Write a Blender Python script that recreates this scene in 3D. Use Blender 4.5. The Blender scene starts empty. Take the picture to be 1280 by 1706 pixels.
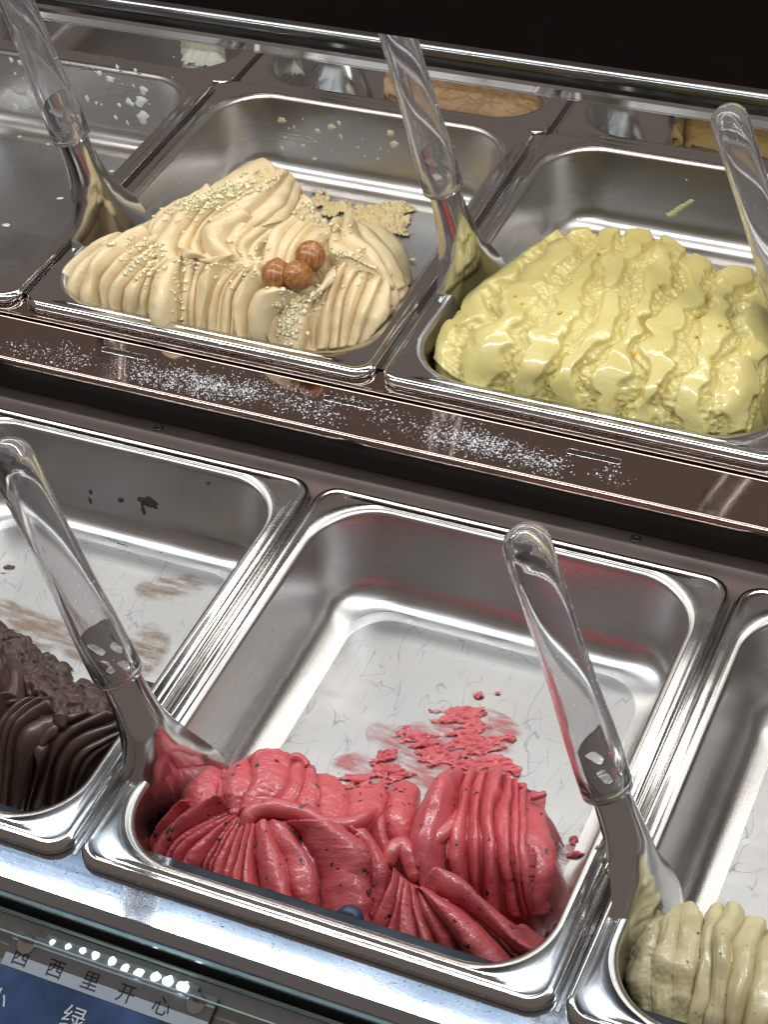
import bpy, math, random
import numpy as np
from mathutils import Matrix, Vector

random.seed(7)
rng = np.random.default_rng(11)
scene = bpy.context.scene
col = scene.collection
MM = 0.001

# ------------------------------------------------------------------ camera
# everything below is written in millimetres: x along the counter, y away from
# the customer, z up; z = 0 is the rim of the lower row of pans
CR = np.array([[0.9115169216504736, 0.40344647005658196, -0.07979879287056638],
               [0.21748974069054025, -0.637561387153518, -0.7390627106699876],
               [-0.3490488708463009, 0.6563127481676643, -0.668893461136459]])
CP = np.array([466.93, -489.64, 802.96])
FPX = 3263.34
cam_d = bpy.data.cameras.new('camera')
cam = bpy.data.objects.new('camera', cam_d)
col.objects.link(cam)
cam_d.sensor_fit = 'VERTICAL'
cam_d.sensor_height = 24.0
cam_d.lens = FPX / 1706 * 24.0
cam_d.clip_start = 0.02
cam_d.clip_end = 50
r_, d_, f_ = CR
cam.matrix_world = Matrix(((r_[0], -d_[0], -f_[0], CP[0]*MM), (r_[1], -d_[1], -f_[1], CP[1]*MM),
                           (r_[2], -d_[2], -f_[2], CP[2]*MM), (0, 0, 0, 1)))
scene.camera = cam

# ------------------------------------------------------------------ light
world = bpy.data.worlds.new('World')
scene.world = world
world.use_nodes = True
world.node_tree.nodes['Background'].inputs[0].default_value = (1.0, 0.82, 0.73, 1)
world.node_tree.nodes['Background'].inputs[1].default_value = 0.15

def strip_lamp(name, x, y, z, sx, sy, watts, color, tilt=0.0):
    d = bpy.data.lights.new(name, 'AREA')
    d.shape = 'RECTANGLE'
    d.size = sx*MM
    d.size_y = sy*MM
    d.energy = watts
    d.color = color
    o = bpy.data.objects.new(name, d)
    o.location = (x*MM, y*MM, z*MM)
    o.rotation_euler = (math.radians(tilt), 0, 0)
    col.objects.link(o)
    return o

strip_lamp('front_led_strip', 60, 206, 398, 1300, 12, 3.7, (0.90, 0.96, 1.0))
strip_lamp('added_blue_rim_tint', 60, 238, 398, 1300, 46, 0.10, (0.38, 0.63, 1.0))  # added unseen lamp, only tints the rim and rail reflections blue
strip_lamp('middle_led_panel', 60, 520, 398, 1300, 50, 2.05, (1.0, 0.97, 0.92))

scene.view_settings.view_transform = 'Standard'
scene.view_settings.look = 'None'
scene.view_settings.gamma = 1.0
scene.view_settings.use_curve_mapping = False
scene.view_settings.exposure = 0.15
scene.cycles.use_denoising = True
scene.cycles.max_bounces = 12
scene.cycles.glossy_bounces = 6
scene.cycles.transmission_bounces = 10
scene.cycles.transparent_max_bounces = 12
scene.cycles.sample_clamp_indirect = 6.0
scene.cycles.caustics_refractive = False
scene.cycles.caustics_reflective = False

# ------------------------------------------------------------------ helpers
def ray(u, v):
    return CR.T @ np.array([(u-640)/FPX, (v-853)/FPX, 1.0])

def atz(u, v, z):
    d = ray(u, v)
    return CP + d*((z-CP[2])/d[2])

def aty(u, v, y):
    d = ray(u, v)
    return CP + d*((y-CP[1])/d[1])

def atx(u, v, x):
    d = ray(u, v)
    return CP + d*((x-CP[0])/d[0])

def hash3(i, j, k, seed):
    n = (i*374761393 + j*668265263 + k*2147483647 + seed*974634777) & 0xFFFFFFFF
    n = ((n ^ (n >> 13))*1274126177) & 0xFFFFFFFF
    n = ((n ^ (n >> 16))*2246822519) & 0xFFFFFFFF
    return ((n ^ (n >> 15)) & 0xFFFF)/32767.5 - 1.0

def vnoise(p, size, seed=0):
    """smooth value noise in [-1,1]; p (...,3) in mm, size = feature size in mm"""
    q = np.asarray(p, float)/size + 1000.0
    i = np.floor(q).astype(np.int64)
    f = q-i
    f = f*f*(3-2*f)
    out = 0
    for a in (0, 1):
        for b in (0, 1):
            for c in (0, 1):
                w = (f[..., 0] if a else 1-f[..., 0])*(f[..., 1] if b else 1-f[..., 1])*(f[..., 2] if c else 1-f[..., 2])
                out = out + w*hash3(i[..., 0]+a, i[..., 1]+b, i[..., 2]+c, seed)
    return out

class MB:
    """collects vertices and faces (mm) and links them as one mesh object"""
    def __init__(self):
        self.v = []; self.f = []; self.n = 0; self.attr = []; self.uv = {}
    def add(self, v, f, attr=None):
        v = np.asarray(v, float).reshape(-1, 3)
        self.v.append(v)
        self.attr.append(np.zeros(len(v)) if attr is None else np.asarray(attr, float).reshape(-1))
        self.f += [tuple(int(a)+self.n for a in q) for q in f]
        self.n += len(v)
    def grid(self, P, attr=None, closed_u=False, closed_v=False, mask=None):
        nu, nv = P.shape[:2]
        F = []
        for i in range(nu if closed_u else nu-1):
            a = (i % nu)*nv; b = ((i+1) % nu)*nv
            for j in range(nv if closed_v else nv-1):
                if mask is not None and not mask[i, j]:
                    continue
                k = (j+1) % nv
                F.append((a+j, a+k, b+k, b+j))
        self.add(P.reshape(-1, 3), F, attr)
    def box(self, x0, x1, y0, y1, z0, z1):
        v = [(x, y, z) for z in (z0, z1) for y in (y0, y1) for x in (x0, x1)]
        self.add(v, [(0, 2, 3, 1), (4, 5, 7, 6), (0, 1, 5, 4), (2, 6, 7, 3), (0, 4, 6, 2), (1, 3, 7, 5)])
    def build(self, name, mat, parent=None, smooth=True, origin=None, attr_name=None, auto=None):
        v = np.concatenate(self.v) if self.v else np.zeros((0, 3))
        o_ = np.zeros(3) if origin is None else np.asarray(origin, float)
        me = bpy.data.meshes.new(name)
        me.from_pydata(((v-o_)*MM).tolist(), [], self.f)
        if smooth:
            me.polygons.foreach_set('use_smooth', np.ones(len(me.polygons), bool))
        if attr_name:
            a = me.attributes.new(attr_name, 'FLOAT', 'POINT')
            a.data.foreach_set('value', np.concatenate(self.attr).astype(np.float32))
        me.materials.append(mat)
        me.update()
        if auto:
            me.set_sharp_from_angle(angle=math.radians(auto))
        o = bpy.data.objects.new(name, me)
        o.location = Vector((o_*MM).tolist())
        if parent is not None:
            o.parent = parent
        col.objects.link(o)
        return o

def empty(name, loc, rot=None):
    o = bpy.data.objects.new(name, None)
    o.empty_display_size = 0.02
    o.location = Vector((np.asarray(loc, float)*MM).tolist())
    if rot is not None:
        o.rotation_euler = rot
    col.objects.link(o)
    return o

def tag(o, label=None, cat=None, group=None, kind=None):
    if label: o['label'] = label
    if cat: o['category'] = cat
    if group: o['group'] = group
    if kind: o['kind'] = kind
    return o

# ------------------------------------------------------------------ materials
def new_mat(name):
    m = bpy.data.materials.new(name)
    m.use_nodes = True
    nt = m.node_tree
    return m, nt, nt.nodes['Principled BSDF']

def nd(nt, t, **kw):
    n = nt.nodes.new(t)
    for k, v in kw.items():
        if k in n.inputs.keys():
            n.inputs[k].default_value = v
        else:
            setattr(n, k, v)
    return n

def ramp(nt, src, stops, interp='LINEAR'):
    r = nt.nodes.new('ShaderNodeValToRGB')
    r.color_ramp.interpolation = interp
    e = r.color_ramp.elements
    while len(e) < len(stops):
        e.new(0.5)
    for el, (p, c) in zip(e, stops):
        el.position = p
        el.color = (c, c, c, 1) if not isinstance(c, tuple) else (*c, 1)
    nt.links.new(src, r.inputs[0])
    return r

def mapped(nt, kind='Object', scale=(1, 1, 1), rot=(0, 0, 0)):
    tc = nt.nodes.new('ShaderNodeTexCoord')
    mp = nt.nodes.new('ShaderNodeMapping')
    mp.inputs['Scale'].default_value = scale
    mp.inputs['Rotation'].default_value = rot
    nt.links.new(tc.outputs[kind], mp.inputs[0])
    return mp.outputs[0]

def math_n(nt, op, a, b=None, clamp=False):
    n = nt.nodes.new('ShaderNodeMath')
    n.operation = op
    n.use_clamp = clamp
    for i, s in enumerate((a, b)):
        if s is None:
            continue
        if isinstance(s, (int, float)):
            n.inputs[i].default_value = s
        else:
            nt.links.new(s, n.inputs[i])
    return n.outputs[0]

def hairlines(nt, scale, width, seed, stretch=(1, 1, 1), rot=0.0, keep=0.50):
    """short curved scratches: contour lines of a noise, broken up by another noise"""
    co = mapped(nt, 'Object', tuple(scale*s for s in stretch), (0, 0, rot))
    n1 = nd(nt, 'ShaderNodeTexNoise', noise_dimensions='4D', W=seed, Scale=1.0, Detail=1.5, Roughness=0.4)
    nt.links.new(co, n1.inputs['Vector'])
    d = math_n(nt, 'ABSOLUTE', math_n(nt, 'SUBTRACT', n1.outputs['Fac'], 0.5))
    line = math_n(nt, 'SUBTRACT', 1.0, math_n(nt, 'DIVIDE', d, width), clamp=True)
    n2 = nd(nt, 'ShaderNodeTexNoise', noise_dimensions='4D', W=seed+7.3, Scale=1.7, Detail=2.0)
    nt.links.new(co, n2.inputs['Vector'])
    m = ramp(nt, n2.outputs['Fac'], [(keep, 0.0), (keep+0.06, 1.0)])
    return math_n(nt, 'MULTIPLY', line, m.outputs[0])

def steel(name, base=(0.60, 0.585, 0.57), rough=0.22, brush=None, brush_amt=0.12, scratch=0.0, aniso=0.0, smudge=0.08, bump=0.12):
    m, nt, p = new_mat(name)
    p.inputs['Metallic'].default_value = 1.0
    p.inputs['Base Color'].default_value = (*base, 1)
    L = nt.links.new
    co = mapped(nt, 'Object', (14, 14, 14))
    n = nd(nt, 'ShaderNodeTexNoise', Scale=1.0, Detail=4.0, Roughness=0.6)
    L(co, n.inputs['Vector'])
    rr = nd(nt, 'ShaderNodeMapRange')
    rr.inputs['From Min'].default_value = 0.3; rr.inputs['From Max'].default_value = 0.7
    rr.inputs['To Min'].default_value = rough-smudge; rr.inputs['To Max'].default_value = rough+smudge
    L(n.outputs['Fac'], rr.inputs[0])
    rough_out = rr.outputs[0]
    height = None
    if brush:
        cb = mapped(nt, 'UV' if brush == 'UV' else 'Object', (6, 700, 1) if brush == 'UV' else brush)
        nb = nd(nt, 'ShaderNodeTexNoise', Scale=1.0, Detail=3.0, Roughness=0.65)
        L(cb, nb.inputs['Vector'])
        height = nb.outputs['Fac']
        rough_out = math_n(nt, 'ADD', rough_out, math_n(nt, 'MULTIPLY', math_n(nt, 'SUBTRACT', nb.outputs['Fac'], 0.5), brush_amt))
    if scratch > 0:
        s = None
        for k, (sc, w, st, ro) in enumerate([(48, 0.0032, (1, .3, .3), 0.5), (44, 0.0032, (.35, 1, .3), -0.3), (34, 0.0026, (1, .55, .3), 1.1), (60, 0.0040, (1, .3, .3), 2.2), (52, 0.0036, (1, .25, .3), 0.9), (38, 0.0028, (.5, 1, .3), 2.8), (64, 0.0042, (1, .28, .3), 1.7)]):
            h = hairlines(nt, sc, w, 3.1*k+0.7, st, ro)
            s = h if s is None else math_n(nt, 'MAXIMUM', s, h)
        mix = nd(nt, 'ShaderNodeMix', data_type='RGBA')
        L(math_n(nt, 'MULTIPLY', s, scratch), mix.inputs[0])
        mix.inputs[6].default_value = (*base, 1)
        mix.inputs[7].default_value = (base[0]*0.35, base[1]*0.35, base[2]*0.35, 1)
        L(mix.outputs[2], p.inputs['Base Color'])
        rough_out = math_n(nt, 'ADD', rough_out, math_n(nt, 'MULTIPLY', s, 0.2))
    L(rough_out, p.inputs['Roughness'])
    if height is not None:
        b = nd(nt, 'ShaderNodeBump', Strength=bump, Distance=0.0004)
        L(height, b.inputs['Height'])
        L(b.outputs[0], p.inputs['Normal'])
    if aniso:
        p.inputs['Anisotropic'].default_value = aniso
        t = nd(nt, 'ShaderNodeTangent', direction_type='UV_MAP', uv_map='UVMap')
        L(t.outputs[0], p.inputs['Tangent'])
    return m

def plain(name, color, rough=0.5, metallic=0.0, var=0.15, scale=60, bump=0.0, bump_scale=400, **kw):
    m, nt, p = new_mat(name)
    L = nt.links.new
    co = mapped(nt, 'Object', (1, 1, 1))
    n = nd(nt, 'ShaderNodeTexNoise', Scale=scale, Detail=4.0, Roughness=0.6)
    L(co, n.inputs['Vector'])
    r = ramp(nt, n.outputs['Fac'], [(0.3, tuple(c*(1-var) for c in color)), (0.7, tuple(min(1, c*(1+var)) for c in color))])
    L(r.outputs[0], p.inputs['Base Color'])
    p.inputs['Roughness'].default_value = rough
    p.inputs['Metallic'].default_value = metallic
    for k, v in kw.items():
        p.inputs[k].default_value = v
    if bump:
        n2 = nd(nt, 'ShaderNodeTexNoise', Scale=bump_scale, Detail=3.0)
        L(co, n2.inputs['Vector'])
        b = nd(nt, 'ShaderNodeBump', Strength=bump, Distance=0.001)
        L(n2.outputs['Fac'], b.inputs['Height'])
        L(b.outputs[0], p.inputs['Normal'])
    return m

def gelato_mat(name, color, color2, rough=0.35, fine=0.25, fine_scale=900, sss=0.12, coat=0.0, specks=None, groove=0.0, spec=0.5, coat_rough=0.12):
    """creamy surface; 'groove' vertex data marks the torn, porous furrows"""
    m, nt, p = new_mat(name)
    L = nt.links.new
    co = mapped(nt, 'Object', (1, 1, 1))
    n = nd(nt, 'ShaderNodeTexNoise', Scale=38.0, Detail=5.0, Roughness=0.6)
    L(co, n.inputs['Vector'])
    r = ramp(nt, n.outputs['Fac'], [(0.32, color), (0.68, color2)])
    out = r.outputs[0]
    if specks:
        sc_, thr, scol, seed = specks
        nw = nd(nt, 'ShaderNodeTexNoise', Scale=sc_*2.2, Detail=2.0)
        L(co, nw.inputs['Vector'])
        vm = nd(nt, 'ShaderNodeVectorMath', operation='MULTIPLY_ADD')
        L(nw.outputs['Color'], vm.inputs[0]); vm.inputs[1].default_value = (0.9/sc_,)*3; L(co, vm.inputs[2])
        for q in range(2):
            v = nd(nt, 'ShaderNodeTexVoronoi', voronoi_dimensions='4D', W=seed+q*3.7, Scale=sc_*(1+0.6*q), Randomness=1.0)
            L(vm.outputs[0], v.inputs['Vector'])
            # only some of the cells hold a speck, of differing size
            sep = nd(nt, 'ShaderNodeSeparateColor')
            L(v.outputs['Color'], sep.inputs[0])
            lim = math_n(nt, 'MULTIPLY', math_n(nt, 'POWER', sep.outputs[0], 3.5), thr)
            k = math_n(nt, 'LESS_THAN', v.outputs['Distance'], lim)
            mx = nd(nt, 'ShaderNodeMix', data_type='RGBA')
            L(k, mx.inputs[0]); L(out, mx.inputs[6])
            mx.inputs[7].default_value = (*scol, 1)
            out = mx.outputs[2]
    L(out, p.inputs['Base Color'])
    p.inputs['Specular IOR Level'].default_value = spec
    p.inputs['Subsurface Weight'].default_value = sss
    p.inputs['Subsurface Radius'].default_value = (1.0, 0.6, 0.4)
    p.inputs['Subsurface Scale'].default_value = 0.003
    p.inputs['Coat Weight'].default_value = coat
    p.inputs['Coat Roughness'].default_value = coat_rough
    g = nd(nt, 'ShaderNodeAttribute', attribute_name='groove')
    n2 = nd(nt, 'ShaderNodeTexNoise', Scale=fine_scale, Detail=3.0, Roughness=0.6)
    L(co, n2.inputs['Vector'])
    n3 = nd(nt, 'ShaderNodeTexNoise', Scale=180.0, Detail=3.0, Roughness=0.6)
    L(co, n3.inputs['Vector'])
    h = math_n(nt, 'ADD', math_n(nt, 'MULTIPLY', n2.outputs['Fac'], 0.35), math_n(nt, 'MULTIPLY', n3.outputs['Fac'], 0.9))
    st = math_n(nt, 'ADD', fine, math_n(nt, 'MULTIPLY', g.outputs['Fac'], groove))
    b = nd(nt, 'ShaderNodeBump', Distance=0.0012)
    L(h, b.inputs['Height']); L(st, b.inputs['Strength'])
    L(b.outputs[0], p.inputs['Normal'])
    if coat:
        b2 = nd(nt, 'ShaderNodeBump', Distance=0.0012)
        L(n3.outputs['Fac'], b2.inputs['Height']); L(math_n(nt, 'MULTIPLY', st, 0.8), b2.inputs['Strength'])
        L(b2.outputs[0], p.inputs['Coat Normal'])
    rg = math_n(nt, 'ADD', rough, math_n(nt, 'MULTIPLY', g.outputs['Fac'], 0.25), clamp=True)
    L(rg, p.inputs['Roughness'])
    return m

M = {}
M['rim'] = steel('polished_rim_steel', (0.66, 0.65, 0.64), 0.13, 'UV', 0.03, 0.0, 0.3, smudge=0.05)
M['basin'] = steel('brushed_basin_steel', (0.58, 0.56, 0.54), 0.30, 'UV', 0.16, 0.0, 0.55, smudge=0.05)
M['floor'] = steel('scratched_basin_floor', (0.43, 0.425, 0.42), 0.42, (8, 260, 1), 0.16, 0.5, 0.0, smudge=0.09)
M['ledge'] = steel('mirror_ledge_steel', (0.46, 0.36, 0.32), 0.07, None, smudge=0.02)
M['rail'] = steel('frosted_rail_steel', (0.55, 0.58, 0.62), 0.075, (4, 300, 300), 0.05, 0.0, 0.0, smudge=0.012, bump=0.02)
M['chrome'] = steel('chrome_edge_steel', (0.72, 0.71, 0.70), 0.12, None, smudge=0.03)
M['spoon'] = steel('spatula_steel', (0.66, 0.66, 0.65), 0.15, None, smudge=0.05)
M['dark'] = plain('dark_brown_panel', (0.012, 0.008, 0.006), 0.35)
M['black'] = plain('slot_dark', (0.006, 0.006, 0.007), 0.4)
M['well'] = plain('dark_case_interior', (0.02, 0.016, 0.014), 0.6)
M['canopy'] = plain('dark_canopy_paint', (0.016, 0.010, 0.008), 0.8)

# ------------------------------------------------------------------ pans
PW, PD, DEPTH = 265.0, 312.0, 66.0
PITCH = 269.9
UP = dict(dx=-263.4, dy=384.4, z=30.3)          # the upper row against the lower row
BK = dict(dx=-263.4, dy=706.0, z=19.0)          # the row behind it

def rr_ring(x0, x1, y0, y1, r, z, nc=14, ns=7):
    """rounded rectangle, counter-clockwise from the front-left straight side"""
    pts = []
    cs = [((x1-r, y0+r), -90, (x0+r, y0), (x1-r, y0)), ((x1-r, y1-r), 0, (x1, y0+r), (x1, y1-r)),
          ((x0+r, y1-r), 90, (x1-r, y1), (x0+r, y1)), ((x0+r, y0+r), 180, (x0, y1-r), (x0, y0+r))]
    for (c, a0, s0, s1) in cs:
        for k in range(ns):
            t = k/ns
            pts.append((s0[0]+(s1[0]-s0[0])*t, s0[1]+(s1[1]-s0[1])*t, z))
        for k in range(nc):
            a = math.radians(a0+90*k/nc)
            pts.append((c[0]+r*math.cos(a), c[1]+r*math.sin(a), z))
    return np.array(pts)

def inset_ring(d, r, z):
    return rr_ring(d, PW-d, d, PD-d, r, z)

def ring_mesh(name, rings, mat, cap=False):
    n = len(rings[0])
    P = np.array(rings)
    me = bpy.data.meshes.new(name)
    V = (P.reshape(-1, 3)*MM).tolist()
    F = []; UVf = []
    per = np.linalg.norm(np.diff(np.vstack([P[0], P[0][:1]]), axis=0), axis=1)
    U = np.concatenate([[0], np.cumsum(per)])*MM
    prof = np.concatenate([[0], np.cumsum(np.linalg.norm(np.diff(P[:, 3], axis=0), axis=1))])*MM
    for i in range(len(rings)-1):
        for j in range(n):
            k = (j+1) % n
            F.append((i*n+j, i*n+k, (i+1)*n+k, (i+1)*n+j))
            UVf += [(U[j], prof[i]), (U[j+1], prof[i]), (U[j+1], prof[i+1]), (U[j], prof[i+1])]
    if cap:
        F.append(tuple((len(rings)-1)*n+j for j in range(n)))
        UVf += [(P[-1][j][0]*MM, P[-1][j][1]*MM) for j in range(n)]
    me.from_pydata(V, [], F)
    me.polygons.foreach_set('use_smooth', np.ones(len(me.polygons), bool))
    uv = me.uv_layers.new(name='UVMap')
    uv.data.foreach_set('uv', np.array(UVf, np.float32).reshape(-1))
    me.materials.append(mat)
    me.update()
    return me

RIMW = 10.5
IR = 40.0
def wall_profile():
    pts = []                      # (inset, corner radius, z)
    d0 = RIMW
    for k in range(6):            # the rolled inner edge
        a = math.radians(90*k/5)
        pts.append((d0+4.0*math.sin(a), IR-4.0*math.sin(a)*0.3, -4.0*(1-math.cos(a))))
    wt = pts[-1][0]
    zb = -DEPTH+20
    for k in range(1, 6):
        t = k/5
        pts.append((wt+4.5*t, IR-1.2-3*t, -4.0+(zb+4.0)*t))
    return pts, wt+4.5

def pan_meshes():
    rim = []
    for ins, r, z in [(1.2, 13.0, -6.4), (0.2, 14.0, -6.2), (0.0, 14.0, -5.4), (0.0, 14.0, -3.8), (0.3, 13.8, -2.5), (1.0, 13.2, -1.4), (2.0, 12.4, -0.5), (3.2, 11.6, -0.08), (4.2, 11.0, 0.0),
                      (4.8, 11.0, -0.22), (5.6, 11.5, -0.32), (6.8, 15.0, -0.30), (7.8, 21.0, -0.12), (8.7, 28.0, 0.14), (9.4, 33.0, 0.26), (10.0, 37.0, 0.2), (RIMW, IR, 0.0)]:
        rim.append(inset_ring(ins, r, z))
    pts, wi = wall_profile()
    basin = [inset_ring(*p) for p in pts]
    for k in range(1, 8):         # the round between wall and floor
        a = math.radians(90*k/7)
        basin.append(inset_ring(wi+20*(1-math.cos(a)), IR-4.2-8*(1-math.cos(a)), -DEPTH+20-20*math.sin(a)))
    floor = [inset_ring(wi+20, IR-12.2, -DEPTH), inset_ring(wi+45, 22, -DEPTH-0.15), inset_ring(wi+80, 10, -DEPTH-0.3)]
    return ring_mesh('rim', rim, M['rim']), ring_mesh('basin', basin, M['basin']), ring_mesh('floor_plate', floor, M['floor'], cap=True)

RIM_ME, BASIN_ME, FLOOR_ME = pan_meshes()

def make_pan(x, y, z, label, group):
    e = tag(empty('gelato_pan', (x, y, z)), label, 'pan', group)
    for nm, me in (('rim', RIM_ME), ('basin', BASIN_ME), ('floor_plate', FLOOR_ME)):
        o = bpy.data.objects.new(nm, me)
        o.parent = e
        col.objects.link(o)
    return e

GP = 'stainless steel gelato pans in the display case'
def lower(k): return (k*PITCH, 0.0, 0.0)
def upper(k): return (UP['dx']+k*PITCH, UP['dy'], UP['z'])
def back(k): return (BK['dx']+k*PITCH, BK['dy'], BK['z'])

make_pan(*lower(-1), 'steel pan holding dark chocolate gelato with brown stains on its floor', GP)
make_pan(*lower(0), 'steel pan holding the berry gelato, its scratched floor mostly scraped bare', GP)
make_pan(*lower(1), 'steel pan beside the berry one holding cream gelato with dark specks', GP)
make_pan(*upper(-1), 'emptied steel pan with white flecks left on its walls', GP)
make_pan(*upper(0), 'steel pan holding beige gelato topped with three hazelnuts', GP)
make_pan(*upper(1), 'steel pan holding yellow green pistachio gelato', GP)
make_pan(*upper(2), 'steel pan past the pistachio one, with a spatula standing in it', GP)
make_pan(*back(-1), 'steel pan in the back row with white gelato remains', GP)
make_pan(*back(0), 'steel pan in the back row with scraped light brown gelato', GP)
make_pan(*back(1), 'steel pan in the back row with ochre brown gelato', GP)

# ------------------------------------------------------------------ the case
X0, X1 = -560.0, 700.0
def profile_bar(name, yz, mat, parent=None, x0=X0, x1=X1, closed=True, auto=40):
    mb = MB()
    n = len(yz)
    xs = np.linspace(x0, x1, 2)
    P = np.array([[(x, y, z) for (y, z) in yz] for x in xs])
    mb.grid(P, closed_v=closed)
    if closed:
        mb.add(P[0], [tuple(range(n))]); mb.add(P[1], [tuple(range(n))[::-1]])
    return mb.build(name, mat, parent, origin=((x0+x1)/2, yz[0][0], yz[0][1]), auto=auto)

def arc(cy, cz, r, a0, a1, n=6):
    return [(cy+r*math.cos(math.radians(a0+(a1-a0)*k/n)), cz+r*math.sin(math.radians(a0+(a1-a0)*k/n))) for k in range(n+1)]

ZL = UP['z']-6.8            # top of the ledge sheet
yz = [(398, ZL)]
yz += [(380.5, ZL), (379.5, ZL)] + arc(376.5, ZL-0.6, 2.0, 60, 120, 5)[0:6] + [(373.5, ZL), (372.5, ZL), (335.6, ZL), (335.0, ZL)]
yz += arc(334.5, ZL-2.6, 2.6, 90, 180, 6)
yz += [(331.9, ZL-4.5), (333.0, ZL-5), (398, ZL-5)]
ledge = tag(profile_bar('ledge', yz, M['ledge']), 'polished dark brown steel ledge sprinkled with frost before the upper pans', 'ledge')
# thin ledge slots; a black plate paints the shade inside each opening
for sx in (-168.5, -3.8, 161.2):
    mb = MB(); L_, w_ = 17.0, 2.2
    a = np.linspace(0, 2*np.pi, 24, endpoint=False)
    outl = np.stack([np.sign(np.cos(a))*(L_-w_)+w_*np.cos(a), w_*np.sin(a), 0*a], 1)
    big = outl*np.array([1+0.6/L_, 1+0.6/w_, 1])
    P = np.array([np.c_[big[:, :2], np.full(24, 0.02)], np.c_[big[:, :2]*[1, .9], np.full(24, 0.35)], np.c_[outl[:, :2], np.full(24, 0.35)], np.c_[outl[:, :2]*.99, np.full(24, 0.05)]])
    mb.grid(P, closed_v=True)
    s = mb.build('slot_edge', M['ledge'], ledge)
    s.location = Vector(((sx-(X0+X1)/2)*MM, (362.5-398)*MM, 0.0))
    mb = MB(); mb.add(np.c_[outl[:, :2]*.995, np.full(24, 0.08)], [tuple(range(24))])
    t = mb.build('slot', M['black'], ledge); t.location = s.location

# the dark riser and the strip under the ledge, behind the lower pans
riser = tag(profile_bar('riser_panel', [(333.4, ZL-5.2), (333.4, -40), (341, -40), (341, ZL-5.2)], M['dark']), 'dark riser panel between the lower and upper rows of pans', 'panel')
yz = [(333.0, -3.0), (324.0, -3.0), (323.2, -3.4), (314.5, -7.2), (300.0, -7.2), (300.0, -13.0), (333.0, -13)]
shelf = tag(profile_bar('rear_support_strip', yz, steel('dull_brown_steel', (0.10, 0.075, 0.066), 0.42, None)), 'narrow dark steel strip behind the lower pans with a screw', 'strip')
for sx, sy in ((-128, 330.0), (199.5, 330.0)):
    mb = MB()
    rings = [rr_ring(-r, r, -r, r, r*0.999, z, 5, 1) for r, z in ((3.4, 0.05), (3.2, 0.8), (2.4, 1.2), (1.4, 0.7), (0.2, 0.6))]
    mb.grid(np.array(rings), closed_v=True)
    s = mb.build('screw', M['dark'], shelf)
    s.location = Vector(((sx-(X0+X1)/2)*MM, (sy-333.0-2)*MM, 0))

# bars the pan rims rest on, between neighbouring pans
def crossbar(x, y0, y1, z):
    mb = MB()
    prof = [(-6.5, -7.0), (-1.6, -7.0), (-1.0, -6.4), (1.0, -6.4), (1.6, -7.0), (6.5, -7.0), (6.5, -13), (-6.5, -13)]
    P = np.array([[(x+a, y, z+b) for a, b in prof] for y in (y0, y1)])
    mb.grid(P, closed_v=True)
    mb.add(P[0], [tuple(range(8))[::-1]]); mb.add(P[1], [tuple(range(8))])
    return tag(mb.build('support_bar', M['chrome'], origin=(x, y0, z-15), auto=35), None, 'bar', 'bars between neighbouring pans')
for k, nm in ((0, 'chocolate and berry'), (1, 'berry and cream')):
    tag(crossbar(k*PITCH-2.45, 6, 300, 0), 'narrow steel support bar between the %s pans' % nm)
for k, nm in ((0, 'emptied and the hazelnut'), (1, 'hazelnut and pistachio'), (2, 'pistachio and the next')):
    tag(crossbar(UP['dx']+k*PITCH-2.45, UP['dy']+16, UP['dy']+PD, UP['z']), 'narrow steel support bar between the %s pans' % nm)
for k, nm in ((0, 'white and light brown'), (1, 'light brown and ochre')):
    tag(crossbar(BK['dx']+k*PITCH-2.45, BK['dy']+6, BK['dy']+PD, BK['z']), 'narrow steel support bar between the %s back row pans' % nm)
# strip between the upper and the back row
tag(profile_bar('middle_support_strip', [(688, 22.8), (699, 22.8), (699, 11.8), (722, 11.8), (722, 5), (688, 5)], M['ledge']), 'steel strip carrying the rims between upper and back row', 'strip')
tag(profile_bar('back_support_strip', [(1004, 11.8), (1044, 11.8), (1044, 5), (1004, 5)], M['ledge']), 'steel strip carrying the far rims of the back row', 'strip')

# rear rails in front of the back row
yz = [(690, 62.5)] + arc(688.5, 63.5, 1.2, -60, -220, 5) + [(686.4, 70.5), (687.6, 73.2), (690.5, 75.0), (700, 75.0), (700, 62.5)]
rail1 = tag(profile_bar('rear_rail', yz, M['chrome'], auto=30), 'grey steel rail with bright lower edge above the back row pans', 'rail')
yz = [(693, 77.5), (691.5, 79.5), (691.5, 83.5), (692.5, 85.5), (694.5, 87.0), (702, 87.0), (702, 77.5)]
rail2 = tag(profile_bar('upper_rear_rail', yz, steel('dark_rail_steel', (0.28, 0.29, 0.29), 0.2), auto=30), 'dark green grey rail above the grey steel rail', 'rail')
for xx in (X0+8, X1-8):
    for rl, z0, z1, o_ in ((rail1, 21.0, 62.6, (690, 62.5)), (rail2, 75.2, 77.6, (693, 77.5))):
        mb = MB(); mb.box(xx-6-(X0+X1)/2, xx+6-(X0+X1)/2, 692-o_[0], 699-o_[0], z0-o_[1], z1-o_[1])
        mb.build('end_post', M['chrome'], rl, smooth=False)

# the dark canopy over the case; the lamps sit under it
mb = MB()
can = [(170, 406), (170, 470), (690, 470), (690, 406)]
canopy = tag(profile_bar('canopy', can, M['canopy'], x0=X0-40, x1=X1+40), 'dark canopy panel over the display case', 'canopy')
for xx in (X0-36, X1+24):
    mb = MB(); mb.box(xx-(X0+X1)/2, xx+12-(X0+X1)/2, 420-170, 560-170, -109.9-406, 0)
    mb.build('side_post', M['dark'], canopy, smooth=False)

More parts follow.
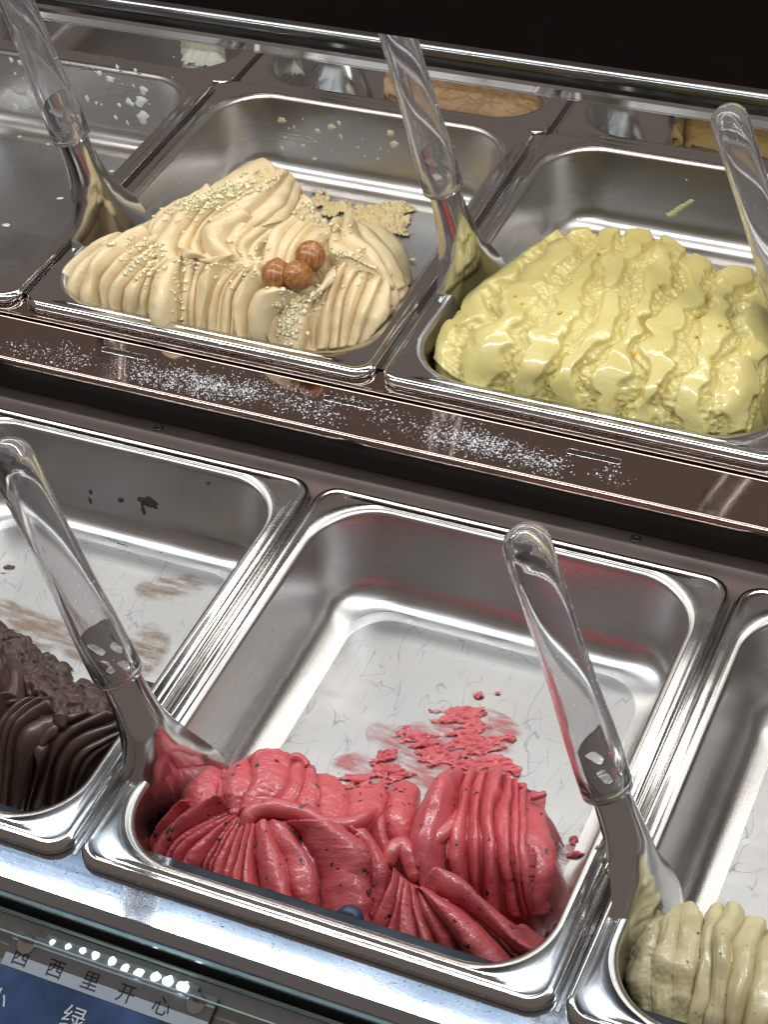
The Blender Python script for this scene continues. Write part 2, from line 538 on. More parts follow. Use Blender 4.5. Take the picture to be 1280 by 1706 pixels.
# dark tub under everything
mb = MB()
mb.box(X0-60, X1+60, -160, 1180, -120, -110)
tag(mb.build('case_floor', M['well'], smooth=False), kind='structure')
mb = MB(); mb.box(X0-60, X1+60, 1150.5, 1180, -109.9, 60)
tag(mb.build('case_back_wall', plain('brown_back_wall', (0.03, 0.018, 0.013), 0.5), smooth=False), kind='structure')
mb = MB(); mb.box(X0-60, X1+60, -158, -130, -109.9, -75)
tag(mb.build('case_front_wall', M['well'], smooth=False), kind='structure')

# front rail that carries the lower pans
ZR = -6.8
yz = [(22, ZR), (-18.2, ZR), (-19.0, ZR)] + arc(-20.0, ZR-5.0, 5.0, 90, 170, 6) + [(-25.2, -16), (-26, -30), (-22, -30), (-18, ZR-4), (22, ZR-4)]
frail = tag(profile_bar('front_rail', yz, M['rail']), 'frosted steel front rail under the lower pans, glaring with lamp light', 'rail')
#@@CONTENT
# ------------------------------------------------------------------ gelato
def catmull(P, m):
    """resample a polyline (k,3) to m points evenly spaced along a Catmull-Rom curve"""
    P = np.asarray(P, float)
    Q = np.vstack([2*P[0]-P[1], P, 2*P[-1]-P[-2]])
    out = []
    for i in range(1, len(Q)-2):
        t = np.linspace(0, 1, 24, endpoint=False)[:, None]
        a, b, c, d = Q[i-1], Q[i], Q[i+1], Q[i+2]
        out.append(0.5*((2*b)+(-a+c)*t+(2*a-5*b+4*c-d)*t*t+(-a+3*b-3*c+d)*t**3))
    out = np.vstack(out+[P[-1:]])
    s = np.concatenate([[0], np.cumsum(np.linalg.norm(np.diff(out, axis=0), axis=1))])
    u = np.linspace(0, s[-1], m)
    return np.stack([np.interp(u, s, out[:, k]) for k in range(3)], 1)

def across(C, S):
    """Catmull-Rom between the curves C (k,m,3) at the parameters S (n,m) in [0,k-1]"""
    k, m = C.shape[:2]
    Q = np.concatenate([2*C[:1]-C[1:2], C, 2*C[-1:]-C[-2:-1]])
    i = np.clip(np.floor(S).astype(int), 0, k-2)
    t = (S-i)[..., None]
    j = np.broadcast_to(np.arange(m)[None, :], S.shape)
    a, b, c, d = Q[i, j], Q[i+1, j], Q[i+2, j], Q[i+3, j]
    return 0.5*((2*b)+(-a+c)*t+(2*a-5*b+4*c-d)*t*t+(-a+3*b-3*c+d)*t**3)

class Gelato:
    def __init__(self, rimz, pan):
        self.rz = rimz; self.pan = pan; self.mb = MB(); self.pts = []; self.nrm = []; self.seed = int(pan[0])+1000
    def fan(self, keys, counts, amp=0.4, m=110, n=22, skew=1.0, power=0.62, jit=0.12, noise=(0.7, 8.0), rough=(0.12, 1.8), wander=0.24, lean=0.0, curl=2.6,
            drag=0.3, sheet=None):
        """a spatula stroke: folds between crease curves given as (px, py, height over the rim)"""
        self.seed += 17
        C = np.array([catmull([atz(u, v, self.rz+h) for (u, v, h) in k], m) for k in keys])
        length = np.linalg.norm(np.diff(C[len(C)//2], axis=0), axis=1).sum()
        tt = np.linspace(0, 1, m)
        br = [0.0]
        for i, c in enumerate(counts):
            e = np.linspace(0, 1, c+1)[1:]
            if c > 1:
                e[:-1] += rng.uniform(-jit, jit, c-1)/c
            br += list(i+e)
        # every crease wanders a little on its own
        cre = []
        for i, b0 in enumerate(br):
            if i in (0, len(br)-1):
                cre.append(np.full(m, b0)); continue
            sp = min(br[i]-br[i-1], br[i+1]-br[i])
            q = np.stack([np.full(m, i*91.7), tt*length, np.zeros(m)], -1)
            w = vnoise(q, 22.0, self.seed+40)*0.7+vnoise(q, 9.0, self.seed+41)*0.3
            cre.append(b0+w*wander*sp)
        S = []; B = []; A = []; SG = []
        for i in range(len(br)-1):
            t = np.linspace(0, 1, n, endpoint=(i == len(br)-2))
            t = 0.35*t+0.65*(0.5-0.5*np.cos(np.pi*t))          # more faces next to the creases
            S.append(cre[i][None, :]+(cre[i+1]-cre[i])[None, :]*t[:, None])
            ts = t**(skew*rng.uniform(0.8, 1.25))
            B.append(np.sin(np.pi*np.clip(ts, 0, 1)))
            q = np.stack([np.full(m, i*57.3), tt*length, np.zeros(m)], -1)
            A.append(np.repeat(((rng.uniform(0.8, 1.2)+0.3*vnoise(q, 30.0, self.seed+50))*(br[i+1]-br[i]))[None], len(t), 0))
            SG.append(i+t)
        S = np.clip(np.concatenate(S), 0, len(keys)-1); B0 = np.concatenate(B); A = np.concatenate(A); SG = np.concatenate(SG)
        B = np.clip(B0, 0, 1)**power
        base = across(C, S)
        du = np.gradient(base, axis=0); dv = np.gradient(base, axis=1)
        N = np.cross(du, dv)
        N /= np.linalg.norm(N, axis=-1, keepdims=True)+1e-9
        N *= np.where(N[..., 2:] < 0, -1, 1)
        ki = np.clip(np.floor(S).astype(int), 0, len(keys)-2)
        mi = np.broadcast_to(np.arange(m)[None], S.shape)
        wid = np.linalg.norm(C[ki+1, mi]-C[ki, mi], axis=-1)      # distance between keys gives the fold size
        H = amp*A*wid*B[:, None]
        G = np.clip(1-B*1.6, 0, 1)[:, None]*np.ones((1, m))
        # fine drag lines left by the spatula, running along the stroke
        q = np.stack([np.broadcast_to(SG[:, None]*9.0, S.shape), np.broadcast_to(tt[None]*length*0.09, S.shape), np.zeros(S.shape)], -1)
        H = H+drag*(vnoise(q, 1.0, self.seed+60)+0.6*vnoise(q, 2.7, self.seed+61))
        if sheet:        # smooth wet sheets with ragged borders over a porous ground
            hgt, thr, rag = sheet
            e = B0[:, None]-thr+rag*(0.75*vnoise(base, 17.0, self.seed+70)+0.45*vnoise(base, 6.5, self.seed+71))
            k = np.clip(e/0.16, 0, 1); k = k*k*(3-2*k)
            H = H+hgt*k
            G = 1-k
            por = np.abs(vnoise(base, 3.6, self.seed+72))*1.1+0.7*vnoise(base, 1.9, self.seed+73)
            H = H+G*por*1.3
        Dn = du/(np.linalg.norm(du, axis=-1, keepdims=True)+1e-9)
        P = base+N*H[..., None]+Dn*(lean*H)[..., None]
        P = P+N*(noise[0]*vnoise(P, noise[1], self.seed+5))[..., None]
        if rough[0]:
            P = P+N*(rough[0]*(0.6*vnoise(P, rough[1], self.seed+8)+0.5*vnoise(P, rough[1]*0.45, self.seed+9)))[..., None]
            G = np.maximum(G, min(1.0, rough[0]))
        self.pts.append(P.reshape(-1, 3))
        self.mb.grid(*self.skirt(P, G, N, curl))
        return P
    def skirt(self, P, G, N, r):
        """roll the borders of a stroke over and down so that it has no paper edge"""
        for axis, end in ((0, 0), (0, -1), (1, 0), (1, -1)):
            A = np.moveaxis(P, axis, 0); g = np.moveaxis(G, axis, 0); n_ = np.moveaxis(N, axis, 0)
            e, e2 = (A[0], A[1]) if end == 0 else (A[-1], A[-2])
            out = e-e2; out = out/(np.linalg.norm(out, axis=-1, keepdims=True)+1e-9); nn = n_[0 if end == 0 else -1]
            out = out*0.7
            rows = []
            for a_ in (30, 60, 90):
                t_ = math.radians(a_); rows.append(e+out*r*math.sin(t_)-nn*r*(1-math.cos(t_)))
            rows.append(rows[-1]-nn*4.0-out*1.0)
            rows = np.array(rows); gg = np.repeat((g[0 if end == 0 else -1])[None], 4, 0); nr = np.repeat(nn[None], 4, 0)
            if end == 0:
                A = np.concatenate([rows[::-1], A]); g = np.concatenate([gg, g]); n_ = np.concatenate([nr, n_])
            else:
                A = np.concatenate([A, rows]); g = np.concatenate([g, gg]); n_ = np.concatenate([n_, nr])
            P = np.moveaxis(A, 0, axis); G = np.moveaxis(g, 0, axis); N = np.moveaxis(n_, 0, axis)
        return P, G
    def rope(self, pts, r, noise=0.6, flat=1.0, m=90, n=18):
        """a thick lip of gelato along a line of (px, py, height)"""
        self.seed += 13
        c = catmull([atz(u, v, self.rz+h) for (u, v, h) in pts], m)
        T = np.gradient(c, axis=0); T /= np.linalg.norm(T, axis=1, keepdims=True)
        Z = np.array([0, 0, 1.0]); X = np.cross(T, Z); X /= np.linalg.norm(X, axis=1, keepdims=True); Y = np.cross(X, T)
        a = np.linspace(0, 2*np.pi, n, endpoint=False)
        tt = np.linspace(0, 1, m)
        rad = (r if np.isscalar(r) else np.interp(tt, np.linspace(0, 1, len(r)), r))*np.sqrt(np.clip(np.sin(np.pi*np.clip(tt, 0.004, 0.996))*4, 0, 1))
        P = c[:, None]+rad[:, None, None]*(np.cos(a)[None, :, None]*X[:, None]*flat+np.sin(a)[None, :, None]*Y[:, None])
        P = P+noise*vnoise(P, 7.0, self.seed)[..., None]*(np.sin(a)[None, :, None]*Y[:, None])
        self.mb.grid(P, np.zeros(P.shape[:2]), closed_v=True)
        self.pts.append(P.reshape(-1, 3))
    def crumble(self, poly, h, size=4.0, amp=4.0, step=0.9, seed=1, floor=None, edge=6.0):
        """a torn, crumbly bank: a noisy height field inside a polygon of (px, py, height)"""
        W = np.array([atz(u, v, self.rz+z) for (u, v, z) in poly])
        x0, y0 = W[:, :2].min(0)-2; x1, y1 = W[:, :2].max(0)+2
        X, Y = np.meshgrid(np.arange(x0, x1, step), np.arange(y0, y1, step), indexing='ij')
        inside, dist = poly_dist(W[:, :2], X, Y)
        d2 = ((X[..., None]-W[:, 0])**2+(Y[..., None]-W[:, 1])**2)+30
        zz = (W[:, 2]/d2**1.5).sum(-1)/(1/d2**1.5).sum(-1)
        q = np.stack([X, Y, 0*X], -1)
        nz = 0.55*np.abs(vnoise(q, size*2, seed))+0.3*vnoise(q, size, seed+1)+0.25*vnoise(q, size*0.45, seed+2)
        e = np.clip(dist/edge, 0, 1)**0.5
        Z = zz+h*e+amp*nz*(0.4+0.6*e)-(1-e)*edge*0.6
        if floor is not None: Z = np.maximum(Z, floor)
        q2 = np.stack([X, Y, Z], -1)
        P = q2+np.stack([vnoise(q2, size*0.8, seed+4), vnoise(q2, size*0.8, seed+5), 0*X], -1)*amp*0.25
        mask = (inside[:-1, :-1] & inside[1:, 1:])
        self.mb.grid(P, np.ones(X.shape), mask=mask)
        self.pts.append(P[inside])
    def body(self, step=2.0, slope=3.2, sink=2.6, floor=-DEPTH):
        """the mass under the strokes: follows them and slopes to the pan floor"""
        px, py, _ = self.pan
        xs = np.arange(px+16, px+PW-16, step); ys = np.arange(py+16, py+PD-16, step)
        H = np.full((len(xs), len(ys)), -1e3)
        A = np.concatenate(self.pts)
        i = np.round((A[:, 0]-xs[0])/step).astype(int); j = np.round((A[:, 1]-ys[0])/step).astype(int)
        ok = (i >= 0) & (j >= 0) & (i < len(xs)) & (j < len(ys))
        np.maximum.at(H, (i[ok], j[ok]), A[ok, 2])
        known = H > -900
        fz = self.rz+floor
        for _ in range(60):
            G = H.copy()
            G[1:] = np.maximum(G[1:], H[:-1]-slope*step); G[:-1] = np.maximum(G[:-1], H[1:]-slope*step)
            G[:, 1:] = np.maximum(G[:, 1:], H[:, :-1]-slope*step); G[:, :-1] = np.maximum(G[:, :-1], H[:, 1:]-slope*step)
            H = np.where(known, H, G)
        H = np.maximum(H, fz-1)
        for _ in range(2):             # stay below the furrows
            E = H.copy()
            E[1:] = np.minimum(E[1:], H[:-1]); E[:-1] = np.minimum(E[:-1], H[1:])
            E[:, 1:] = np.minimum(E[:, 1:], H[:, :-1]); E[:, :-1] = np.minimum(E[:, :-1], H[:, 1:])
            H = E
        for _ in range(3):
            K = H.copy()
            K[1:-1, 1:-1] = (H[1:-1, 1:-1]*2+H[2:, 1:-1]+H[:-2, 1:-1]+H[1:-1, 2:]+H[1:-1, :-2])/6
            H = np.minimum(K, H+0.6)
        X, Y = np.meshgrid(xs, ys, indexing='ij')
        Z = H-sink
        Z = Z+0.8*vnoise(np.stack([X, Y, Z], -1), 6.0, 5)
        # stay inside the tapering, round-cornered basin
        dx = np.minimum(X-px, px+PW-X); dy = np.minimum(Y-py, py+PD-Y)
        cr = 44.0
        ins = np.where((dx < cr+16) & (dy < cr+16), cr+16-np.hypot(np.clip(cr+16-dx, 0, None), np.clip(cr+16-dy, 0, None)), np.minimum(dx, dy))
        lim = self.rz-4-np.clip(22.5-ins, 0, 6)*40/4.5
        ok = (Z > fz+0.3) & (ins > 17.5)
        mask = ok[:-1, :-1] & ok[1:, 1:] & ok[1:, :-1] & ok[:-1, 1:]
        self.mb.grid(np.stack([X, Y, Z], -1), np.full(X.shape, 0.4), mask=mask)
    def build(self, name, mat, label, cat='gelato'):
        A = np.concatenate(self.pts)
        o = self.mb.build(name, mat, origin=(A[:, 0].mean(), A[:, 1].mean(), self.rz-DEPTH), attr_name='groove')
        return tag(o, label, cat, 'tubs of gelato')

def poly_dist(V, X, Y):
    inside = np.zeros(X.shape, bool); dist = np.full(X.shape, 1e9)
    n = len(V)
    for i in range(n):
        (ax, ay), (bx, by) = V[i], V[(i+1) % n]
        c = ((ay > Y) != (by > Y)) & (X < (bx-ax)*(Y-ay)/(by-ay+1e-12)+ax)
        inside ^= c
        L2 = (bx-ax)**2+(by-ay)**2+1e-9
        t = np.clip(((X-ax)*(bx-ax)+(Y-ay)*(by-ay))/L2, 0, 1)
        dist = np.minimum(dist, np.hypot(X-ax-t*(bx-ax), Y-ay-t*(by-ay)))
    return inside, dist

# -- hazelnut
M['hazel'] = gelato_mat('hazelnut_gelato', (0.68, 0.52, 0.29), (0.75, 0.595, 0.36), rough=0.42, fine=0.12, coat=0.2, sss=0.05)
hz = Gelato(UP['z'], upper(0))
hz.fan([[(192, 398, 14), (160, 410, 10), (128, 432, 2), (112, 455, -6), (116, 480, -12)],
        [(232, 398, 18), (190, 420, 14), (155, 448, 6), (138, 478, -3), (142, 500, -11)],
        [(252, 402, 20), (215, 422, 18), (190, 446, 12), (173, 470, 3), (168, 510, -11)],
        [(285, 420, 20), (250, 440, 19), (222, 465, 13), (208, 492, 3), (210, 523, -11)],
        [(300, 432, 20), (275, 445, 20), (257, 470, 14), (250, 500, 4), (255, 535, -11)],
        [(306, 440, 20), (300, 462, 17), (298, 490, 10), (297, 515, 2), (300, 546, -11)]], [2, 1, 2, 2, 1], amp=0.74, lean=0.25, jit=0.28)
hz.fan([[(308, 440, 22), (304, 470, 15), (300, 505, 5), (300, 546, -11)],
        [(350, 440, 25), (332, 465, 18), (325, 500, 8), (325, 550, -11)],
        [(395, 437, 26), (365, 465, 19), (350, 500, 8), (345, 555, -11)],
        [(440, 447, 28), (415, 470, 20), (398, 505, 9), (392, 564, -11)],
        [(455, 470, 27), (438, 485, 20), (420, 520, 8), (418, 569, -11)],
        [(490, 490, 25), (470, 510, 18), (455, 535, 7), (450, 575, -11)]], [2, 1, 4, 1, 1], amp=0.74, lean=0.25, jit=0.28)
hz.fan([[(490, 490, 22), (478, 510, 16), (465, 540, 5), (462, 577, -11)],
        [(545, 452, 24), (530, 478, 19), (516, 520, 9), (512, 579, -11)],
        [(600, 445, 22), (585, 472, 18), (570, 515, 8), (562, 577, -11)],
        [(635, 462, 17), (628, 485, 13), (615, 520, 6), (592, 571, -11)],
        [(650, 480, 12), (648, 500, 6), (638, 527, -2), (617, 560, -12)]], [1, 3, 2, 1], amp=0.74, lean=0.25, jit=0.28)
hz.fan([[(548, 375, 34), (548, 410, 32), (558, 430, 30), (590, 445, 27)],
        [(572, 368, 34), (572, 400, 32), (605, 430, 28), (640, 472, 15)],
        [(590, 372, 32), (600, 400, 29), (630, 432, 23), (656, 480, 7)],
        [(605, 382, 27), (630, 398, 23), (650, 430, 15), (668, 477, -3)],
        [(640, 400, 8), (655, 420, 4), (665, 445, -3), (674, 475, -14)]], [1, 1, 1, 1], amp=0.4)
hz.fan([[(330, 325, 40), (290, 338, 32), (262, 360, 22), (250, 385, 16), (258, 408, 12)],
        [(350, 320, 44), (310, 350, 36), (285, 380, 28), (275, 405, 20), (288, 418, 17)],
        [(365, 335, 46), (330, 360, 38), (305, 395, 28), (300, 420, 22), (312, 443, 19)],
        [(400, 345, 48), (365, 365, 40), (340, 395, 31), (345, 425, 26), (395, 443, 23)],
        [(420, 365, 44), (400, 385, 38), (385, 405, 33), (395, 425, 28), (420, 440, 24)]], [2, 1, 2, 1], amp=0.74, lean=0.25, jit=0.28)
hz.fan([[(440, 289, 44), (405, 300, 44), (372, 318, 40), (345, 336, 35)],
        [(458, 285, 56), (420, 312, 54), (385, 338, 48), (358, 356, 41)],
        [(482, 290, 54), (455, 320, 52), (425, 350, 47), (395, 375, 40)],
        [(492, 302, 50), (475, 340, 48), (450, 365, 44), (420, 380, 39)],
        [(502, 325, 42), (490, 350, 40), (470, 372, 38), (435, 388, 35)]], [1, 1, 1, 1], amp=0.36)
hz.fan([[(500, 330, 42), (485, 360, 40), (450, 390, 37), (438, 445, 26)],
        [(525, 352, 40), (495, 370, 39), (470, 400, 36), (450, 448, 27)],
        [(535, 365, 38), (508, 378, 38), (482, 410, 35), (470, 447, 27)],
        [(545, 375, 37), (520, 385, 37), (500, 410, 35), (495, 443, 28)],
        [(550, 395, 34), (540, 402, 34), (528, 420, 32), (532, 443, 29)]], [1, 1, 1, 1], amp=0.38)
hz.fan([[(355, 365, 41), (345, 395, 33), (350, 425, 27), (400, 443, 23)],
        [(420, 380, 41), (400, 400, 36), (395, 420, 30), (420, 444, 24)],
        [(460, 385, 39), (432, 410, 34), (428, 430, 29), (445, 450, 25)]], [2, 2], amp=0.4)
hz.fan([[(636, 480, 8), (650, 500, 2), (640, 530, -8), (622, 556, -14)], [(658, 476, 2), (664, 497, -3), (652, 525, -10), (634, 552, -16)], [(670, 476, -8), (675, 494, -12), (663, 522, -16), (646, 548, -20)]], [1, 1], amp=0.4)
hz.rope([(340, 425, 28), (370, 440, 26), (400, 440, 26), (425, 445, 26), (440, 435, 28)], 4.5)
hz.rope([(150, 418, 9), (178, 408, 14), (208, 396, 16), (240, 386, 15), (262, 380, 12)], [2, 4, 4.5, 4.5, 2], noise=2.2)
hz.crumble([(222, 375, 8), (262, 366, 10), (268, 395, 10), (235, 400, 10)], 3, 3.0, 3.0, seed=3)
hz.body()
HZ = hz.build('hazelnut_gelato', M['hazel'], 'beige hazelnut gelato folded in ridges under chopped nuts and three hazelnuts')

# -- pistachio
M['pist'] = gelato_mat('pistachio_gelato', (0.57, 0.47, 0.155), (0.65, 0.55, 0.22), rough=0.36, fine=0.06, coat=0.9, groove=0.9, coat_rough=0.05)
ps = Gelato(UP['z'], upper(1))
ps.fan([[(930, 404, 4), (868, 442, 6), (798, 492, 2), (752, 540, -6), (726, 600, -14)],
        [(945, 398, 18), (900, 440, 20), (845, 500, 16), (790, 560, 8), (770, 632, -11)],
        [(990, 393, 24), (950, 450, 26), (890, 530, 22), (845, 590, 12), (840, 654, -11)],
        [(1045, 394, 26), (1010, 450, 29), (960, 540, 24), (920, 610, 12), (915, 669, -11)],
        [(1092, 398, 26), (1065, 460, 29), (1030, 550, 24), (990, 620, 12), (985, 687, -11)],
        [(1145, 430, 22), (1115, 500, 26), (1085, 580, 20), (1065, 640, 10), (1062, 701, -11)],
        [(1205, 458, 18), (1175, 530, 22), (1150, 600, 17), (1135, 655, 8), (1135, 712, -11)],
        [(1265, 465, 14), (1230, 550, 18), (1205, 620, 13), (1195, 670, 5), (1192, 717, -11)],
        [(1330, 480, 4), (1300, 560, 5), (1282, 620, 1), (1268, 670, -6), (1252, 718, -13)]], [1]*8,
       amp=0.16, m=250, n=40, power=0.55, noise=(1.3, 15.0), wander=0.6, sheet=(4.2, 0.52, 0.52), drag=0.1, jit=0.2)
ps.rope([(762, 530, 0), (785, 515, 5), (812, 492, 9), (840, 462, 10), (858, 448, 8)], [2, 3.5, 4, 3.5, 2], noise=2.2)
ps.body()
PS = ps.build('pistachio_gelato', M['pist'], 'glossy yellow green pistachio gelato in broad wet ridges')

# -- berry
M['berry'] = gelato_mat('berry_gelato', (0.50, 0.070, 0.082), (0.62, 0.118, 0.125), rough=0.38, fine=0.5, fine_scale=750, coat=0.5,
                        specks=(150, 0.40, (0.035, 0.010, 0.022), 2.0), groove=0.2)
be = Gelato(0.0, lower(0))
be.fan([[(300, 1345, -22), (275, 1375, -28), (258, 1405, -35), (250, 1428, -42)],
        [(380, 1355, -14), (330, 1380, -18), (290, 1410, -25), (275, 1455, -36)],
        [(395, 1365, -12), (370, 1400, -15), (350, 1440, -20), (340, 1495, -32)],
        [(412, 1372, -10), (400, 1420, -12), (392, 1470, -17), (400, 1525, -30)],
        [(425, 1378, -8), (420, 1430, -10), (425, 1490, -15), (445, 1545, -30)]], [3, 4, 3, 2], amp=0.85, rough=(0.5, 2.4), lean=0.2, jit=0.4)
be.fan([[(425, 1378, -8), (428, 1430, -10), (440, 1490, -15), (460, 1550, -30)],
        [(450, 1372, -8), (465, 1420, -10), (490, 1480, -15), (520, 1568, -31)],
        [(475, 1372, -8), (505, 1405, -12), (525, 1460, -20), (538, 1572, -34)],
        [(585, 1385, -8), (612, 1425, -12), (622, 1470, -18), (615, 1540, -30)],
        [(605, 1395, -16), (630, 1440, -20), (632, 1475, -24), (625, 1520, -32)]], [1, 1, 1, 1], amp=0.5, lean=0.2, rough=(0.32, 1.7))
be.fan([[(300, 1292, -34), (292, 1320, -30), (290, 1352, -28)],
        [(378, 1288, -16), (370, 1320, -13), (378, 1358, -15)],
        [(425, 1264, -12), (415, 1310, -8), (400, 1352, -10)],
        [(490, 1264, -12), (480, 1310, -7), (455, 1348, -8)],
        [(530, 1290, -18), (530, 1330, -11), (520, 1372, -9)],
        [(580, 1320, -24), (585, 1350, -15), (578, 1378, -12)],
        [(640, 1325, -26), (640, 1350, -18), (615, 1382, -16)]], [1, 1, 1, 2, 1, 1], amp=0.26, rough=(0.6, 2.6))
be.rope([(405, 1385, -10), (420, 1356, -7), (455, 1347, -5), (500, 1354, -5), (545, 1374, -5), (590, 1371, -7), (628, 1347, -12)], [4.5, 5, 5.5, 5, 5, 4.5, 3.5])
be.fan([[(600, 1340, -26), (605, 1380, -24), (625, 1425, -30)],
        [(650, 1322, -30), (645, 1365, -19), (655, 1412, -25)],
        [(700, 1318, -34), (692, 1362, -22), (695, 1410, -30)]], [1, 1], amp=0.35, rough=(0.4, 1.9))
be.fan([[(755, 1302, -34), (708, 1340, -24), (682, 1395, -24), (680, 1462, -36)],
        [(775, 1293, -32), (755, 1350, -17), (748, 1420, -20), (762, 1500, -38)],
        [(810, 1290, -32), (797, 1360, -15), (800, 1430, -18), (802, 1505, -38)],
        [(850, 1302, -32), (846, 1370, -15), (850, 1440, -18), (864, 1517, -39)],
        [(872, 1316, -34), (870, 1390, -19), (874, 1450, -23), (886, 1522, -43)],
        [(878, 1345, -54), (884, 1402, -46), (892, 1456, -48), (892, 1526, -60)]], [1, 2, 2, 2, 2], amp=0.85, n=30, jit=0.2, lean=0.3, power=0.7, rough=(0.3, 1.7))
be.rope([(700, 1455, -20), (705, 1430, -15), (725, 1400, -13), (752, 1375, -13), (770, 1345, -15)], [3, 4, 4.5, 3.5, 2])
be.fan([[(655, 1440, -24), (640, 1470, -24), (615, 1512, -29), (598, 1552, -36)],
        [(668, 1462, -22), (662, 1500, -24), (650, 1540, -30), (632, 1588, -40)],
        [(685, 1475, -21), (690, 1510, -23), (700, 1552, -29), (715, 1612, -42)],
        [(700, 1480, -20), (725, 1520, -22), (757, 1562, -29), (788, 1612, -44)],
        [(715, 1485, -20), (760, 1510, -22), (812, 1547, -29), (865, 1600, -44)],
        [(760, 1500, -24), (820, 1520, -27), (872, 1547, -34), (914, 1566, -48)]], [2, 2, 2, 1, 1], amp=0.8, lean=-0.25, jit=0.4, rough=(0.3, 1.7))
be.rope([(645, 1450, -20), (655, 1420, -17), (672, 1412, -17), (685, 1440, -20), (695, 1470, -22)], [3.5, 5, 5.5, 5, 3], noise=1.4)
be.crumble([(285, 1300, -24), (320, 1275, -20), (385, 1285, -18), (395, 1330, -16), (340, 1370, -22), (280, 1368, -30)], 3, 4.5, 5.0, seed=21)
be.rope([(410, 1268, -13), (430, 1262, -11), (446, 1272, -12)], 2.6, noise=1.5)
be.rope([(480, 1270, -12), (496, 1264, -11), (512, 1278, -14)], 3.2, noise=1.2)
be.rope([(885, 1330, -26), (898, 1326, -24), (910, 1322, -25)], 1.9, noise=0.6)
be.body()
BE = be.build('berry_gelato', M['berry'], 'red berry gelato with dark specks, folded like fabric at the pan front')

# -- chocolate
M['choc'] = gelato_mat('chocolate_gelato', (0.050, 0.025, 0.018), (0.072, 0.038, 0.027), rough=0.36, fine=0.03, coat=0.12, groove=0.25)
ch = Gelato(0.0, lower(-1))
ch.fan([[(105, 1215, -12), (85, 1235, -14), (62, 1275, -22), (40, 1350, -44)],
        [(159, 1196, -12), (103, 1224, -12), (77, 1259, -18), (52, 1345, -43)],
        [(194, 1201, -14), (131, 1224, -14), (94, 1261, -20), (77, 1338, -43)],
        [(207, 1213, -18), (150, 1236, -17), (117, 1268, -23), (101, 1333, -43)],
        [(207, 1233, -26), (165, 1258, -26), (145, 1285, -30), (130, 1326, -44)]], [1, 1, 1, 2], amp=0.55, rough=(0, 2), drag=0.12, noise=(0.35, 12))
ch.fan([[(-70, 1180, -8), (-60, 1240, -12), (-60, 1300, -22), (-70, 1380, -44)],
        [(30, 1168, -6), (5, 1190, -8), (-15, 1230, -14), (-25, 1350, -40)],
        [(72, 1170, -6), (40, 1190, -7), (15, 1225, -12), (-2, 1352, -40)],
        [(87, 1190, -8), (60, 1200, -8), (30, 1240, -14), (15, 1352, -42)],
        [(108, 1210, -10), (85, 1230, -12), (62, 1270, -20), (40, 1350, -43)]], [2, 2, 1, 1], amp=0.5, rough=(0, 2), drag=0.12, noise=(0.35, 12))
ch.fan([[(-60, 1120, -12), (-60, 1150, -8), (-60, 1190, -8)],
        [(0, 1085, -18), (10, 1120, -6), (-5, 1180, -6)],
        [(30, 1095, -18), (38, 1125, -8), (40, 1170, -8)]], [1, 1], amp=0.35, rough=(0, 2), drag=0.1)
ch.crumble([(-40, 1020, -40), (0, 1030, -38), (30, 1052, -36), (62, 1072, -34), (100, 1100, -34), (122, 1112, -36), (120, 1140, -32), (165, 1130, -36), (200, 1150, -38),
            (215, 1185, -34), (200, 1205, -22), (150, 1205, -16), (100, 1215, -14), (75, 1190, -12), (40, 1160, -12), (-40, 1150, -14)], 5, 6.0, 9.0, seed=41, edge=8)
ch.crumble([(205, 1150, -50), (235, 1130, -58), (268, 1136, -60), (262, 1160, -54), (225, 1180, -44)], 2, 4.0, 4.0, seed=43)
ch.rope([(100, 1215, -6), (102, 1195, -4), (112, 1182, -4)], [2, 5, 3])
ch.body()
CH = ch.build('chocolate_gelato', M['choc'], 'dark chocolate gelato, smooth arcs in front of a torn crumbly bank')

# -- cream with specks
M['cream'] = gelato_mat('cream_gelato', (0.56, 0.475, 0.255), (0.65, 0.56, 0.33), rough=0.30, fine=0.12, coat=0.4,
                        specks=(260, 0.24, (0.04, 0.028, 0.02), 9.0), groove=0.2)
cr = Gelato(0.0, lower(1))
cr.fan([[(1062, 1545, -17), (1048, 1590, -22), (1038, 1630, -32), (1058, 1690, -40)],
        [(1100, 1540, -14), (1095, 1590, -14), (1080, 1640, -20), (1090, 1705, -32)],
        [(1140, 1508, -16), (1135, 1560, -10), (1125, 1630, -14), (1115, 1725, -30)],
        [(1172, 1530, -18), (1167, 1580, -12), (1157, 1640, -16), (1150, 1728, -30)]], [1, 1, 1], amp=0.2, noise=(2.2, 11.0), rough=(0.5, 4.0))
cr.fan([[(1172, 1537, -20), (1170, 1580, -14), (1165, 1640, -18), (1142, 1725, -30)],
        [(1205, 1512, -18), (1190, 1570, -9), (1180, 1650, -13), (1160, 1735, -28)],
        [(1235, 1525, -18), (1225, 1590, -8), (1210, 1660, -12), (1195, 1745, -28)],
        [(1265, 1550, -20), (1258, 1610, -9), (1245, 1680, -12), (1230, 1755, -28)],
        [(1310, 1560, -22), (1300, 1620, -11), (1290, 1690, -13), (1275, 1765, -28)],
        [(1360, 1580, -24), (1350, 1640, -14), (1340, 1700, -15), (1330, 1780, -28)],
        [(1420, 1598, -24), (1410, 1658, -15), (1400, 1716, -16), (1392, 1796, -28)],
        [(1480, 1618, -26), (1468, 1678, -16), (1458, 1736, -18), (1450, 1812, -29)],
        [(1540, 1640, -28), (1530, 1700, -20), (1518, 1756, -21), (1508, 1828, -30)],
        [(1600, 1664, -38), (1588, 1722, -32), (1574, 1776, -33), (1562, 1840, -38)]], [1, 1, 1, 1, 1, 1, 1, 1, 1], amp=0.42, noise=(1.5, 10.0), wander=0.4, lean=0.2)
